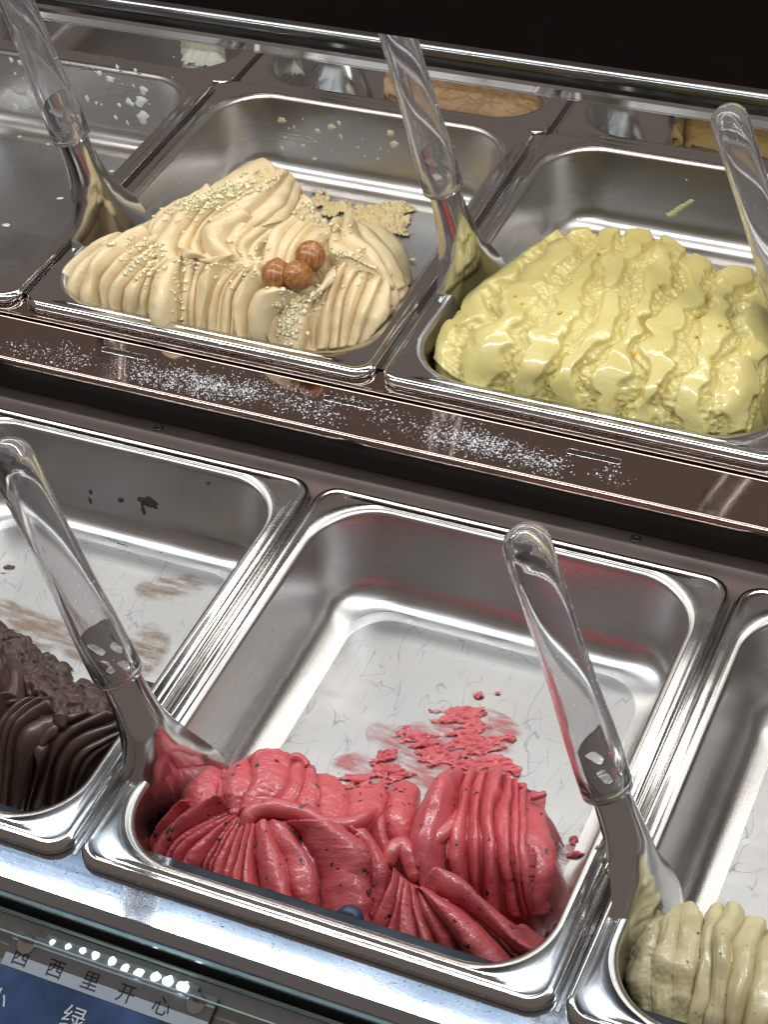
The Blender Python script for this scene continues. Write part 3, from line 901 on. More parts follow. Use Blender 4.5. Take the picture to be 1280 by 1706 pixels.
cr.rope([(1040, 1600, -24), (1058, 1568, -19), (1085, 1545, -16), (1120, 1525, -17)], [2.5, 4.5, 5, 2.5], noise=2.4)
cr.body()
CRM = cr.build('cream_gelato', M['cream'], 'pale cream gelato with tiny dark specks, ridged, in the pan right of the berry one')
# -- the back row, seen in a narrow strip under the rear rail
def simple_gelato(name, k, rowz, polys, color, color2, label, seed, size=5.0, amp=4.0):
    g = Gelato(rowz, back(k))
    for i, (poly, h) in enumerate(polys):
        g.crumble(poly, h, size, amp, 1.1, seed=seed+10*i, edge=9)
    g.body(sink=3.5)
    return g.build(name, gelato_mat(name, color, color2, rough=0.42, fine=0.3, groove=0.3), label)
simple_gelato('white_gelato', -1, BK['z'], [([(300, 60, -26), (375, 72, -26), (378, 100, -26), (345, 108, -28), (300, 98, -28)], 4),
                                            ([(405, 66, -22), (450, 66, -20), (505, 80, -22), (508, 120, -24), (450, 116, -20), (400, 108, -24)], 6)],
              (0.66, 0.66, 0.55), (0.78, 0.78, 0.68), 'white and pale yellow gelato remains in the back row pan', 70)
simple_gelato('light_brown_gelato', 0, BK['z'], [([(590, 96, -14), (665, 112, -14), (668, 158, -18), (592, 150, -18)], 7),
                                                 ([(668, 112, -24), (900, 145, -22), (915, 190, -24), (880, 212, -26), (668, 172, -26)], 2)],
              (0.36, 0.22, 0.105), (0.52, 0.36, 0.20), 'scraped light brown gelato in the back row behind the hazelnut pan', 90)
simple_gelato('ochre_gelato', 1, BK['z'], [([(1085, 172, -12), (1140, 178, -12), (1142, 232, -16), (1085, 222, -16)], 6),
                                           ([(1138, 178, -22), (1320, 205, -22), (1330, 262, -24), (1140, 236, -24)], 1)],
              (0.23, 0.145, 0.045), (0.32, 0.21, 0.075), 'ochre brown gelato in the back row behind the pistachio pan', 110, 7.0, 2.0)

# ------------------------------------------------------------------ spatulas
def clear_mat(name, color=(0.97, 0.975, 0.98), rough=0.02, bump=0.05, scale=90, trans=1.0):
    m, nt, p = new_mat(name)
    p.inputs['Base Color'].default_value = (*color, 1)
    p.inputs['Transmission Weight'].default_value = trans
    p.inputs['IOR'].default_value = 1.47
    p.inputs['Roughness'].default_value = rough
    co = mapped(nt, 'Object', (1, 1, 0.35))
    n = nd(nt, 'ShaderNodeTexNoise', Scale=scale, Detail=2.0)
    nt.links.new(co, n.inputs['Vector'])
    b = nd(nt, 'ShaderNodeBump', Strength=bump, Distance=0.004)
    nt.links.new(n.outputs['Fac'], b.inputs['Height'])
    nt.links.new(b.outputs[0], p.inputs['Normal'])
    return m
M['acrylic'] = clear_mat('clear_acrylic', (0.96, 0.955, 0.96), 0.05, bump=0.014, scale=60, trans=0.93)
M['fleck'] = plain('white_fleck', (0.8, 0.8, 0.8), 0.4)

ZB = np.array([0, 14, 28, 42, 55, 68, 80, 92, 104, 118, 128, 140, 152.0])
WB = np.array([50, 62, 64, 57, 45, 33, 25.5, 21.5, 19.5, 18.5, 18.0, 18, 17.6])
AB = np.radians([16, 20, 26, 36, 52, 74, 92, 98, 98, 90, 80, 72, 70.0])

def blade_sheet(z0, z1, nz, nu, slots=False):
    z = np.linspace(z0, z1, nz)
    w = np.interp(z, ZB, WB); a = np.interp(z, ZB, AB)
    for _ in range(6):
        w[1:-1] = (w[:-2]+2*w[1:-1]+w[2:])/4; a[1:-1] = (a[:-2]+2*a[1:-1]+a[2:])/4
    u = np.linspace(-1, 1, nu)
    if z0 < 1:                      # rounded tip corners
        w = w*np.clip(1-0.55*np.clip((9-z)/9, 0, 1)**2.2, 0, 1)
    r = w/(2*np.sin(np.clip(a, 0, np.pi/2)))
    X = r[:, None]*np.sin(a[:, None]*u[None])
    Y = r[:, None]*(np.cos(a[:, None]*u[None])-np.cos(a)[:, None])
    # the blade curves back towards its tip
    Y = Y-(np.clip(70-z, 0, None)**2/900)[:, None]
    return np.stack([X, Y, np.broadcast_to(z[:, None], X.shape)], -1), u, z

def slab(mb, P, th, mask=None):
    du = np.gradient(P, axis=0); dv = np.gradient(P, axis=1)
    N = np.cross(dv, du); N /= np.linalg.norm(N, axis=-1, keepdims=True)+1e-9
    Q = P-N*th
    mb.grid(P, mask=mask); mb.grid(Q[:, ::-1], mask=None if mask is None else mask[:, ::-1])
    if mask is None:
        for e, f in ((P[:, 0], Q[:, 0]), (Q[:, -1], P[:, -1]), (Q[0], P[0]), (P[-1], Q[-1])):
            mb.grid(np.stack([e, f], 1))

SLEEVE = 112.0
def spatula_meshes():
    mb = MB(); P, u, z = blade_sheet(0, SLEEVE+1, 90, 34); slab(mb, P, 1.3)
    b = mb.build('blade', M['spoon'], auto=50)
    mb = MB(); P, u, z = blade_sheet(SLEEVE+1.2, 150, 90, 60)
    U, Z = np.meshgrid(u, z)
    Z = Z+U*0.0
    hole = np.zeros(U.shape, bool)
    X_ = P[..., 0]
    for cx, cz, tilt in ((-4.6, 131, 0.45), (-4.0, 120.5, 0.45), (4.8, 136, 0.45), (4.4, 124.5, 0.2)):
        a_ = (Z-cz)+0; b_ = (X_-cx)
        lx = b_*math.cos(tilt)-a_*math.sin(tilt); lz = b_*math.sin(tilt)+a_*math.cos(tilt)
        hole |= np.hypot(lx, np.clip(np.abs(lz)-2.6, 0, None)) < 1.9
    top = Z > 149.5-7.0*np.abs(U)**3
    keep = ~(hole | top)
    mask = keep[:-1, :-1] & keep[1:, 1:]
    slab(mb, P, 1.0, mask)
    t = mb.build('tang', M['spoon'], auto=50)
    mb = MB()
    prof = [(SLEEVE, 0.0), (SLEEVE, 11.0), (SLEEVE+0.3, 12.4), (SLEEVE+1.2, 13.1), (SLEEVE+4, 13.25), (SLEEVE+20, 13.2), (SLEEVE+36, 12.9), (SLEEVE+44, 12.4), (SLEEVE+60, 11.7), (SLEEVE+90, 11.3),
            (SLEEVE+115, 11.3), (SLEEVE+132, 11.7)]
    for k in range(1, 9):
        a = math.radians(90*k/8)
        prof.append((SLEEVE+138+12.0*math.sin(a), max(0.0, 11.9*math.cos(a))))
    ang = np.linspace(0, 2*np.pi, 40, endpoint=False)
    prof = [(a_, b_*1.04) for a_, b_ in prof]
    G = np.array([[(r*np.cos(t_), r*0.93*np.sin(t_)+2.0, zz) for t_ in ang] for zz, r in prof])
    mb.grid(G, closed_v=True)
    # the bore inside the plastic, its faces turned inwards
    inner = [(SLEEVE+2.0, 0.0), (SLEEVE+2.0, 10.6), (SLEEVE+4, 11.8), (SLEEVE+20, 11.9), (SLEEVE+34, 11.6), (SLEEVE+44, 10.9), (SLEEVE+60, 10.2), (SLEEVE+90, 9.8), (SLEEVE+120, 9.8), (SLEEVE+134, 9.4), (SLEEVE+141, 7.4), (SLEEVE+145, 4.0), (SLEEVE+146, 0.0)]
    G2 = np.array([[(r*np.cos(t_), r*0.93*np.sin(t_)+2.0, zz) for t_ in ang] for zz, r in inner])
    mb.grid(G2[::-1], closed_v=True)
    h = mb.build('handle', M['acrylic'])
    # dust and tiny bubbles on the plastic
    mb = MB(); q = np.random.default_rng(3)
    zs = [p[0] for p in prof]; rs = [p[1] for p in prof]
    for _ in range(170):
        zz = q.uniform(SLEEVE+6, SLEEVE+146); r = np.interp(zz, zs, rs)+0.02; t_ = q.uniform(0, 2*np.pi); s = q.uniform(0.12, 0.40)
        c = np.array([r*np.cos(t_), r*0.93*np.sin(t_)+2.0, zz])
        mb.add(c+s*np.array([(1, 0, 0), (-1, 0, 0), (0, 1, 0), (0, -1, 0), (0, 0, 1), (0, 0, -1)]),
               [(0, 2, 4), (2, 1, 4), (1, 3, 4), (3, 0, 4), (2, 0, 5), (1, 2, 5), (3, 1, 5), (0, 3, 5)])
    f = mb.build('dust_flecks', M['fleck'])
    # the maker's stamp along the neck
    cu = bpy.data.curves.new('stamp', 'FONT'); cu.body = 'MADE IN ITALY'; cu.size = 0.0034; cu.extrude = 0.00012; cu.align_x = 'CENTER'
    to = bpy.data.objects.new('stamp_text', cu); col.objects.link(to)
    dg = bpy.context.evaluated_depsgraph_get()
    me = bpy.data.meshes.new_from_object(to.evaluated_get(dg)); bpy.data.objects.remove(to)
    v = np.empty(len(me.vertices)*3, np.float32); me.vertices.foreach_get('co', v); v = v.reshape(-1, 3)/MM
    zz = 86.0-v[:, 0]; aa = np.interp(zz, ZB, AB); ww = np.interp(zz, ZB, WB); rr = ww/(2*np.sin(np.clip(aa, 0, np.pi/2)))+0.12
    th = 0.30+v[:, 1]/rr
    nv = np.stack([rr*np.sin(th), rr*np.cos(th)-(rr-0.12)*np.cos(aa)+v[:, 2], zz], 1)
    me.vertices.foreach_set('co', (nv*MM).astype(np.float32).reshape(-1)); me.update()
    me.materials.clear(); me.materials.append(M['chrome'])
    s = bpy.data.objects.new('stamp', me); col.objects.link(s)
    return [b, t, h, f, s]

PARTS = spatula_meshes()
first = [True]
def spatula(B, T, wdir, label, bury=26.0):
    """B: where the blade meets the gelato, T: towards the handle tip, wdir: across the blade"""
    B = np.asarray(B, float); ax = np.asarray(T, float)-B; ax /= np.linalg.norm(ax)
    X = np.asarray(wdir, float); X = X-ax*(X@ax); X /= np.linalg.norm(X)
    Y = np.cross(ax, X)
    if Y @ (CP-B) < 0:
        X = -X; Y = np.cross(ax, X)
    o = B-ax*bury
    e = tag(empty('gelato_spatula', o), label, 'spatula', 'clear handled gelato spatulas')
    e.matrix_world = Matrix(((X[0], Y[0], ax[0], o[0]*MM), (X[1], Y[1], ax[1], o[1]*MM), (X[2], Y[2], ax[2], o[2]*MM), (0, 0, 0, 1)))
    for p in PARTS:
        c = p
        if not first[0]:
            c = p.copy(); col.objects.link(c)
        c.parent = e
        if p is PARTS[3]: c['kind'] = 'stuff'
    first[0] = False
    return e

spatula((22, 73, -27), (-52, 93, 190), (0.57, 0.82, 0), 'steel spatula with clear handle standing in the berry gelato')
spatula((290, 81, -26), (212, 120, 187.5), (0.18, 0.98, 0), 'steel spatula with clear handle in the cream gelato, white smears on its neck')
spatula((-243, 479, 18), (-268-9, 462+4, 233), (0.47, 0.88, 0), 'steel spatula with clear handle standing in the hazelnut gelato', bury=20)
spatula((28, 502, 8), (-16, 497, 221), (0.47, 0.88, 0), 'steel spatula with clear handle standing in the pistachio gelato', bury=18)
T5 = np.array([191.0, 510.0, 187.0]); P5 = atz(1287, 432, 96.0); d5 = (P5-T5)/np.linalg.norm(P5-T5)
spatula(T5+d5*232, T5, (0.3, 0.95, 0), 'steel spatula whose clear dusty handle leans over the pistachio pan from the next pan', bury=SLEEVE+150-232)
for (u, v, y, l) in ((596, 150, 742, 'hazelnut'), (1078, 222, 742, 'pistachio')):
    b = aty(u, v, y)
    spatula(b, b+np.array([-90, 60, 130.0]), (0.5, 0.85, 0), 'spatula blade in the back row pan behind the %s one' % l)

# ------------------------------------------------------------------ nuts and berries
def nut_shell(name):
    m, nt, p = new_mat(name)
    L = nt.links.new
    co = mapped(nt, 'Object', (560, 560, 45))
    n = nd(nt, 'ShaderNodeTexNoise', Scale=1.0, Detail=4.0, Roughness=0.6); L(co, n.inputs['Vector'])
    r = ramp(nt, n.outputs['Fac'], [(0.34, (0.19, 0.068, 0.020)), (0.50, (0.32, 0.130, 0.040)), (0.68, (0.45, 0.215, 0.08))])
    L(r.outputs[0], p.inputs['Base Color'])
    p.inputs['Roughness'].default_value = 0.28
    b = nd(nt, 'ShaderNodeBump', Strength=0.25, Distance=0.0005); L(n.outputs['Fac'], b.inputs['Height']); L(b.outputs[0], p.inputs['Normal'])
    return m
M['shell'] = nut_shell('hazelnut_shell')
M['hilum'] = plain('hazelnut_base', (0.30, 0.21, 0.12), 0.6, scale=500, bump=0.4)
ang = np.linspace(0, 2*np.pi, 40, endpoint=False)
def nut_meshes():
    mb = MB(); rows = []
    for k in range(24):
        a = math.radians(-52+142*k/23)
        r = math.cos(a); zz = math.sin(a)
        zz = zz*0.98+(0.12*max(0, (k-18)/5)**2)
        rows.append([(10.2*r*np.cos(t)*(1+0.02*np.cos(3*t)), 9.8*r*np.sin(t), 10.2*zz) for t in ang])
    mb.grid(np.array(rows), closed_v=True)
    s = mb.build('shell', M['shell'])
    mb = MB(); rows = []
    for k in range(8):
        f = k/7; r = math.cos(math.radians(-52))*(1-f)
        rows.append([(10.3*r*np.cos(t), 9.9*r*np.sin(t), -8.25-1.6*math.sin(f*1.57)+0.15*math.sin(5*t)*(1-f)) for t in ang])
    mb.grid(np.array(rows), closed_v=True)
    c = mb.build('base_patch', M['hilum'])
    return s, c
NUT = nut_meshes()
for i, (u, v, h, ax, lb) in enumerate([(496, 459, 37, (0.35, -0.45, 0.55), 'hazelnut in front of the other two, pointed end towards the pan front'),
                                       (461, 457, 35, (-0.1, 0.55, 0.85), 'darker hazelnut with its pale base showing, beside the other two'),
                                       (517, 426, 40, (0.3, 0.2, 0.9), 'smooth hazelnut lying behind the other two on the gelato')]):
    c = atz(u, v, UP['z']+h)
    e = tag(empty('hazelnut', c), lb, 'hazelnut', 'hazelnuts on the beige gelato')
    a = Vector(ax).normalized()
    e.scale = (1.02, 1.02, 1.02)
    e.rotation_mode = 'QUATERNION'; e.rotation_quaternion = Vector((0, 0, 1)).rotation_difference(a)
    for p in NUT:
        q = p if i == 0 else p.copy()
        if i: col.objects.link(q)
        q.parent = e

mb = MB(); rows = []
for k in range(22):
    a = math.radians(-90+180*k/21); r = math.cos(a); z = math.sin(a)*0.88
    if k > 17: z -= 0.10*((k-17)/4)
    rows.append([(7.4*r*np.cos(t), 7.4*r*np.sin(t), 7.4*z) for t in ang])
mb.grid(np.array(rows), closed_v=True)
c = atz(583, 1531, -15)
bb = mb.build('blueberry', plain('blueberry_skin', (0.025, 0.03, 0.075), 0.42, scale=160, var=0.5), origin=None)
bb.location = Vector((c*MM).tolist()); bb.rotation_euler = (0.9, 0.2, 0.1)
tag(bb, 'dark blue blueberry set in the berry gelato by the pan rim', 'blueberry')
mb = MB(); rows = []
for r, z in ((2.9, 5.75), (2.6, 6.7), (2.2, 6.5), (1.6, 5.4), (0.1, 5.2)):
    rows.append([(r*np.cos(t)*(1+0.16*np.cos(5*t)), r*np.sin(t)*(1+0.16*np.cos(5*t)), z) for t in ang])
mb.grid(np.array(rows), closed_v=True)
mb.build('calyx', plain('blueberry_calyx', (0.04, 0.045, 0.085), 0.6), bb)

# chopped nuts over the hazelnut gelato
hv = np.concatenate(hz.pts)
hc = (CR @ (hv-CP).T).T
hpx = np.stack([FPX*hc[:, 0]/hc[:, 2]+640, FPX*hc[:, 1]/hc[:, 2]+853], 1)
def chips(mb, clusters, q):
    for (u, v, su, sv, rot, n) in clusters:
        got = 0
        for _ in range(n*6):
            if got >= n: break
            a, b = q.normal(0, 1, 2); cu, cv = u+a*su*math.cos(rot)-b*sv*math.sin(rot), v+a*su*math.sin(rot)+b*sv*math.cos(rot)
            d = np.abs(hpx-[cu, cv]).max(1) < 2.2
            if not d.any(): continue
            k = np.where(d)[0]; k = k[np.argmin(hc[k, 2])]
            s = q.uniform(1.0, 3.1)
            J = np.array([(1, .3, 0), (-.9, .5, .1), (.1, 1, .3), (-.2, -1, .1), (.2, .1, .8), (0, -.2, -.7)])*q.uniform(.6, 1.2, (6, 1))*s*np.array([1, .8, .7])
            t = q.uniform(0, 6.28); R = np.array([[math.cos(t), -math.sin(t), 0], [math.sin(t), math.cos(t), 0], [0, 0, 1]])
            t2 = q.uniform(-.8, .8); R = R @ np.array([[1, 0, 0], [0, math.cos(t2), -math.sin(t2)], [0, math.sin(t2), math.cos(t2)]])
            mb.add(hv[k]+[0, 0, 0.3*s]+J @ R.T, [(0, 2, 4), (2, 1, 4), (1, 3, 4), (3, 0, 4), (2, 0, 5), (1, 2, 5), (3, 1, 5), (0, 3, 5)])
            got += 1
mb = MB()
chips(mb, [(375, 325, 55, 9, -0.35, 150), (340, 345, 25, 12, -0.4, 50), (400, 310, 22, 8, -0.4, 50), (235, 440, 20, 14, 0.7, 80), (262, 412, 20, 7, 0.3, 26), (320, 440, 20, 5, 0.2, 24), (420, 420, 22, 12, 0.2, 30),
           (485, 525, 12, 28, 0.25, 150), (500, 480, 16, 10, 0.4, 50), (565, 425, 26, 7, 0.1, 46), (560, 385, 12, 10, 0, 14), (300, 480, 6, 26, 0.1, 26), (400, 450, 40, 10, 0.1, 24), (515, 355, 16, 12, 0.5, 20), (600, 455, 30, 14, 0, 12)],
      np.random.default_rng(5))
M['chips'] = plain('chopped_nut', (0.84, 0.71, 0.46), 0.45, var=0.28, scale=260)
tag(mb.build('chopped_nuts', M['chips']), 'cream coloured chopped nuts sprinkled over the hazelnut gelato', 'chopped nuts', kind='stuff')

# orange yellow pistachio bits
def bit(u, v, h, s, color, lab):
    pv = np.concatenate(ps.pts); c = (CR @ (pv-CP).T).T
    q = np.stack([FPX*c[:, 0]/c[:, 2]+640, FPX*c[:, 1]/c[:, 2]+853], 1)
    d = np.where(np.abs(q-[u, v]).max(1) < 3)[0]
    k = d[np.argmin(c[d, 2])]
    return pv[k]
mb = MB(); q = np.random.default_rng(8)
for (u, v) in ((757, 545), (857, 492), (932, 520), (990, 415), (1002, 412), (998, 422), (1162, 527), (1161, 560), (1124, 459), (1200, 541), (1102, 476), (1188, 600), (1055, 588), (870, 505), (1215, 545), (1095, 640)):
    p = bit(u, v, 0, 0, 0, 0); s = q.uniform(1.1, 2.3)
    J = np.array([(1, .3, 0), (-.9, .5, .1), (.1, 1, .3), (-.2, -1, .1), (.2, .1, .8), (0, -.2, -.7)])*q.uniform(.7, 1.2, (6, 1))*s
    mb.add(p+[0, 0, 0.4]+J, [(0, 2, 4), (2, 1, 4), (1, 3, 4), (3, 0, 4), (2, 0, 5), (1, 2, 5), (3, 1, 5), (0, 3, 5)])
tag(mb.build('pistachio_crumbs', plain('pistachio_crumb', (0.62, 0.36, 0.03), 0.4, var=0.5, scale=90)), 'small orange yellow nut crumbs stuck in the pistachio gelato', 'nut crumbs', kind='stuff')

# ------------------------------------------------------------------ residue
def smear(name, spots, z, mat, label, size=5.0, thick=1.6, thr=0.55, seed=1, step=0.7, stretch=0.0, wob=0.55):
    """scraped remains on a pan floor: spots are (px, py, rx, ry, angle) ellipses in mm on the floor"""
    C = [(atz(u, v, z), rx, ry, a) for (u, v, rx, ry, a) in spots]
    mb = MB()
    W = np.array([c[0][:2] for c in C]); R = max(max(c[1], c[2]) for c in C)
    x0, y0 = W.min(0)-R*1.2; x1, y1 = W.max(0)+R*1.2
    X, Y = np.meshgrid(np.arange(x0, x1, step), np.arange(y0, y1, step), indexing='ij')
    F = np.zeros(X.shape)
    for c, rx, ry, a in C:
        dx, dy = X-c[0], Y-c[1]
        lx = dx*math.cos(a)+dy*math.sin(a); ly = -dx*math.sin(a)+dy*math.cos(a)
        F = np.maximum(F, 1-np.hypot(lx/rx, ly/ry))
    q = np.stack([X, Y, 0*X], -1)
    if stretch: q = np.stack([X*math.cos(stretch)+Y*math.sin(stretch), (-X*math.sin(stretch)+Y*math.cos(stretch))*3, 0*X], -1)
    nz = vnoise(q, size*2.2, seed)*0.5+vnoise(q, size, seed+1)*0.4+vnoise(q, size*0.45, seed+2)*0.16
    V = F*1.5+nz*wob-thr
    V = np.where(F <= 0, -1, V)
    h = np.sqrt(np.clip(V, 0, 1))
    Z = z+0.12+thick*h*(0.7+0.5*vnoise(q, size*0.5, seed+4))
    k = V > 0
    mask = k[:-1, :-1] & k[1:, 1:] & k[1:, :-1] & k[:-1, 1:]
    mb.grid(np.stack([X, Y, np.maximum(Z, z+0.1)], -1), mask=mask, attr=np.clip(V*2.2, 0, 1))
    o = mb.build(name, mat, attr_name='groove')
    return tag(o, label, 'residue', kind='stuff')

def film(name, color, alpha):
    m, nt, p = new_mat(name)
    co = mapped(nt, 'Object', (40, 170, 1), (0, 0, 0.6))
    n = nd(nt, 'ShaderNodeTexNoise', Scale=1.0, Detail=5.0, Roughness=0.7); nt.links.new(co, n.inputs['Vector'])
    r = ramp(nt, n.outputs['Fac'], [(0.38, 0.0), (0.62, alpha)])
    at = nd(nt, 'ShaderNodeAttribute', attribute_name='groove')
    nt.links.new(math_n(nt, 'MULTIPLY', r.outputs[0], at.outputs['Fac'], clamp=True), p.inputs['Alpha'])
    p.inputs['Base Color'].default_value = (*color, 1); p.inputs['Roughness'].default_value = 0.45
    return m

LZ = -DEPTH-0.1; UZ = UP['z']-DEPTH-0.1
smear('berry_smear', [(770, 1195, 22, 12, 0.3), (700, 1235, 20, 12, 0.1), (800, 1240, 24, 16, 0), (640, 1260, 14, 8, 0.5), (830, 1275, 16, 14, 0.3), (750, 1265, 40, 12, 0.0), (795, 1160, 5, 4, 0), (850, 1230, 6, 5, 0), (830, 1155, 3, 2, 0), (955, 1400, 6, 4, 0.4), (960, 1425, 6, 4, 0.4), (860, 1290, 5, 4, 0), (610, 1310, 26, 12, 0.2), (650, 1285, 20, 10, 0)],
      LZ, M['berry'], 'thin red smears left on the bare floor of the berry pan', 4.6, 3.2, 0.52, 31, wob=1.0, stretch=0.5, step=0.55)
M['redfilm'] = film('berry_film', (0.55, 0.10, 0.11), 0.75)
smear('berry_film', [(740, 1260, 52, 22, -0.1), (640, 1290, 34, 16, 0.1), (790, 1225, 30, 22, 0.2), (950, 1440, 12, 20, 0)], LZ-0.05, M['redfilm'], 'faint red film rubbed over the berry pan floor', 9.0, 0.06, 0.05, 37)
M['crumb'] = gelato_mat('hazelnut_crumbs', (0.74, 0.58, 0.30), (0.82, 0.68, 0.40), rough=0.5, fine=0.4, groove=0.3)
smear('hazelnut_scrapings', [(640, 365, 30, 22, 0.1), (600, 358, 30, 16, 0), (560, 350, 20, 18, 0), (665, 352, 16, 18, 0), (530, 335, 16, 16, 0), (650, 385, 24, 12, 0), (668, 470, 8, 18, 0.2), (655, 412, 6, 4, 0), (688, 435, 5, 3, 0)],
      UZ, M['crumb'], 'crumbly beige scrapings on the floor of the hazelnut pan', 4.0, 6.0, 0.42, 51, wob=0.8)
M['cocoa'] = film('cocoa_film', (0.26, 0.15, 0.075), 0.62)
smear('cocoa_stain', [(60, 1050, 30, 14, -0.4), (130, 1075, 36, 14, -0.4), (245, 1085, 22, 26, 0.4), (180, 1065, 22, 10, -0.3), (300, 975, 22, 14, 0), (20, 1030, 30, 12, -0.3), (255, 985, 14, 10, 0)], LZ, M['cocoa'],
      'brown cocoa stains rubbed over the chocolate pan floor', 10.0, 0.1, 0.15, 61)
smear('chocolate_bits', [(15, 945, 7, 4, 0.3), (5, 955, 6, 3, 0), (300, 925, 26, 3.2, -0.05), (345, 920, 6, 5, 0.3), (270, 922, 10, 2.5, 0), (330, 932, 12, 3, 0), (195, 905, 16, 2.0, -0.1), (230, 912, 10, 1.8, 0)], LZ, M['choc'],
      'dried chocolate bits on the chocolate pan floor', 2.4, 0.9, 0.62, 65, wob=0.9, step=0.5)

# flecks stuck to the pan walls
def wall_y(pan, z, d=0.0):
    t = np.clip((pan[2]-4-z)/(DEPTH-24), 0, 1)
    return pan[1]+PD-(RIMW+4.0+4.5*t)-0.25-d
def fleck(mb, c, n, s, asp, rot, q, th=0.5):
    n = np.asarray(n, float); n /= np.linalg.norm(n)
    a = np.cross(n, [0, 0, 1.0]) if abs(n[2]) < 0.9 else np.array([1.0, 0, 0]); a /= np.linalg.norm(a); b = np.cross(n, a)
    k = 11; t = np.linspace(0, 2*np.pi, k, endpoint=False); r = s*q.uniform(0.55, 1.15, k)
    x = r*np.cos(t)*asp; y = r*np.sin(t); x, y = x*math.cos(rot)-y*math.sin(rot), x*math.sin(rot)+y*math.cos(rot)
    ring0 = c+x[:, None]*a+y[:, None]*b
    ring1 = c+0.6*x[:, None]*a+0.6*y[:, None]*b+n*th
    top = c+n*th*1.25
    mb.add(np.vstack([ring0, ring1, [top]]), [(i, (i+1) % k, k+(i+1) % k, k+i) for i in range(k)]+[(k+i, k+(i+1) % k, 2*k) for i in range(k)])
def wall_flecks(name, pan, items, mat, label, seed, n_extra=0, area=None):
    q = np.random.default_rng(seed); mb = MB()
    items = list(items)
    for _ in range(n_extra):
        items.append((q.uniform(area[0], area[2]), q.uniform(area[1], area[3]), q.uniform(0.3, 1.0), q.uniform(0.5, 1.8), q.uniform(0, 3)))
    for (u, v, s, asp, rot) in items:
        y = wall_y(pan, pan[2]-25)
        for _ in range(4):
            p = aty(u, v, y); y = wall_y(pan, p[2])
        if p[2] < pan[2]-DEPTH+14:
            p = atz(u, v, pan[2]-DEPTH+0.05); fleck(mb, p, (0, 0, 1), s, asp, rot, q)
        else:
            fleck(mb, p, (0, -1, 0.1), s, asp, rot, q)
    return tag(mb.build(name, mat), label, 'residue', kind='stuff')
M['white'] = plain('white_gelato_flecks', (0.84, 0.83, 0.78), 0.45)
wl = [(182, 132, 3.0, 1, .5), (235, 168, 4.2, 1.2, .4), (238, 195, 4.5, 1.3, 1.), (215, 170, 3.4, .8, .9), (165, 122, 2.4, 1, 0), (212, 205, 2.6, .5, 0), (192, 196, 2.2, .7, .3), (240, 150, 3.0, 1.3, .6), (145, 165, 2.4, .8, .3),
      (276, 160, 2.2, .5, .1), (292, 168, 2.6, .5, .2), (195, 112, 2.2, .7, .2), (225, 118, 1.6, 1, 0), (222, 143, 1.6, .7, .5), (160, 172, 1.6, .8, 0), (198, 175, 2.0, .8, .4), (285, 153, 1.6, .4, 0),
      (20, 160, 5.5, 1.3, .3), (40, 170, 6.5, 1.5, .2), (55, 165, 5.0, 1.4, -.2), (38, 190, 4.0, 1, .4), (25, 178, 3.6, 1, .3), (62, 172, 5.2, 1.3, .2), (48, 155, 3.4, 1, 0), (35, 104, 2.6, 1.2, .2), (18, 100, 2.0, 1, 0),
      (24, 122, 1.6, .5, 0), (36, 226, 3.4, 1.4, .3), (60, 217, 1.4, 1, 0), (10, 217, 1.6, 1, 0), (80, 240, 1.4, 1.2, 0), (185, 285, 1.6, 1.5, .2), (10, 375, 2, 1.4, 0), (100, 330, 1.4, 2, .3)]
wl = [(u, v, s_*1.3, a_, r__) for (u, v, s_, a_, r__) in wl]
wall_flecks('white_flecks', upper(-1), wl, M['white'], 'white flecks stuck to the walls of the emptied pan', 3, 40, (0, 95, 300, 215))
hl = [(u, v, s_*1.35, a_, r__) for (u, v, s_, a_, r__) in [(470, 200, 2.2, 1.4, .2), (440, 252, 4.0, 1.6, -.2), (430, 262, 3.6, 1.8, .1), (470, 248, 2.2, .7, .2), (528, 218, 1.8, 1.3, .5), (552, 212, 2.4, 1.5, .6), (568, 228, 2.2, .5, .1), (565, 205, 2.2, .6, .4), (650, 222, 2.0, 1.4, .3), (658, 240, 2.6, 1.3, .3),
      (548, 278, 2.6, .9, 0), (524, 265, 2.0, 1, 0), (490, 212, 1.4, .6, .2), (475, 230, 1.6, .8, .2), (505, 243, 1.2, 1.4, .3), (545, 300, 1.6, .5, 0), (410, 240, 1.5, .6, 0), (630, 265, 1.2, 1, 0), (515, 300, 1.4, 1, 0)]]
M['hfleck'] = plain('hazelnut_flecks', (0.62, 0.53, 0.36), 0.45)
wall_flecks('hazelnut_flecks', upper(0), hl, M['hfleck'], 'beige flecks on the back wall of the hazelnut pan', 4, 26, (420, 190, 780, 300))
wall_flecks('pistachio_drip', upper(1), [(1116+3.4*i, 359-2.3*i, 2.1-0.06*i, 1.4, -.5) for i in range(12)]+[(1145, 300, 1.2, .6, .3)], plain('pistachio_drip', (0.60, 0.56, 0.26), 0.4),
            'pale green drip on the back wall of the pistachio pan', 5)
wall_flecks('chocolate_drips', lower(-1), [(u, v, s_*1.45, a_, r__) for (u, v, s_, a_, r__) in [(236, 840, 1.8, .5, 0), (238, 850, 2.4, .6, .1), (234, 865, 3.0, .55, 0), (246, 836, 3, 1.8, .1), (255, 843, 2.0, 1.3, 0), (250, 866, 2.2, 1, .2), (238, 884, 2.4, .35, 0), (150, 820, 1.4, .7, 0), (150, 834, 2.6, .4, 0), (76, 812, 1.2, .6, 0), (77, 825, 1.8, .4, 0), (200, 833, 1.4, 1.5, .5), (346, 805, 1, 1, 0), (410, 855, 1.2, .5, 0), (350, 912, 2.2, .6, .2), (343, 905, 1.0, .8, 0)]],
            M['choc'], 'dried chocolate drips on the back wall of the chocolate pan', 6)
def on_blade(mb, pts, q):
    pass
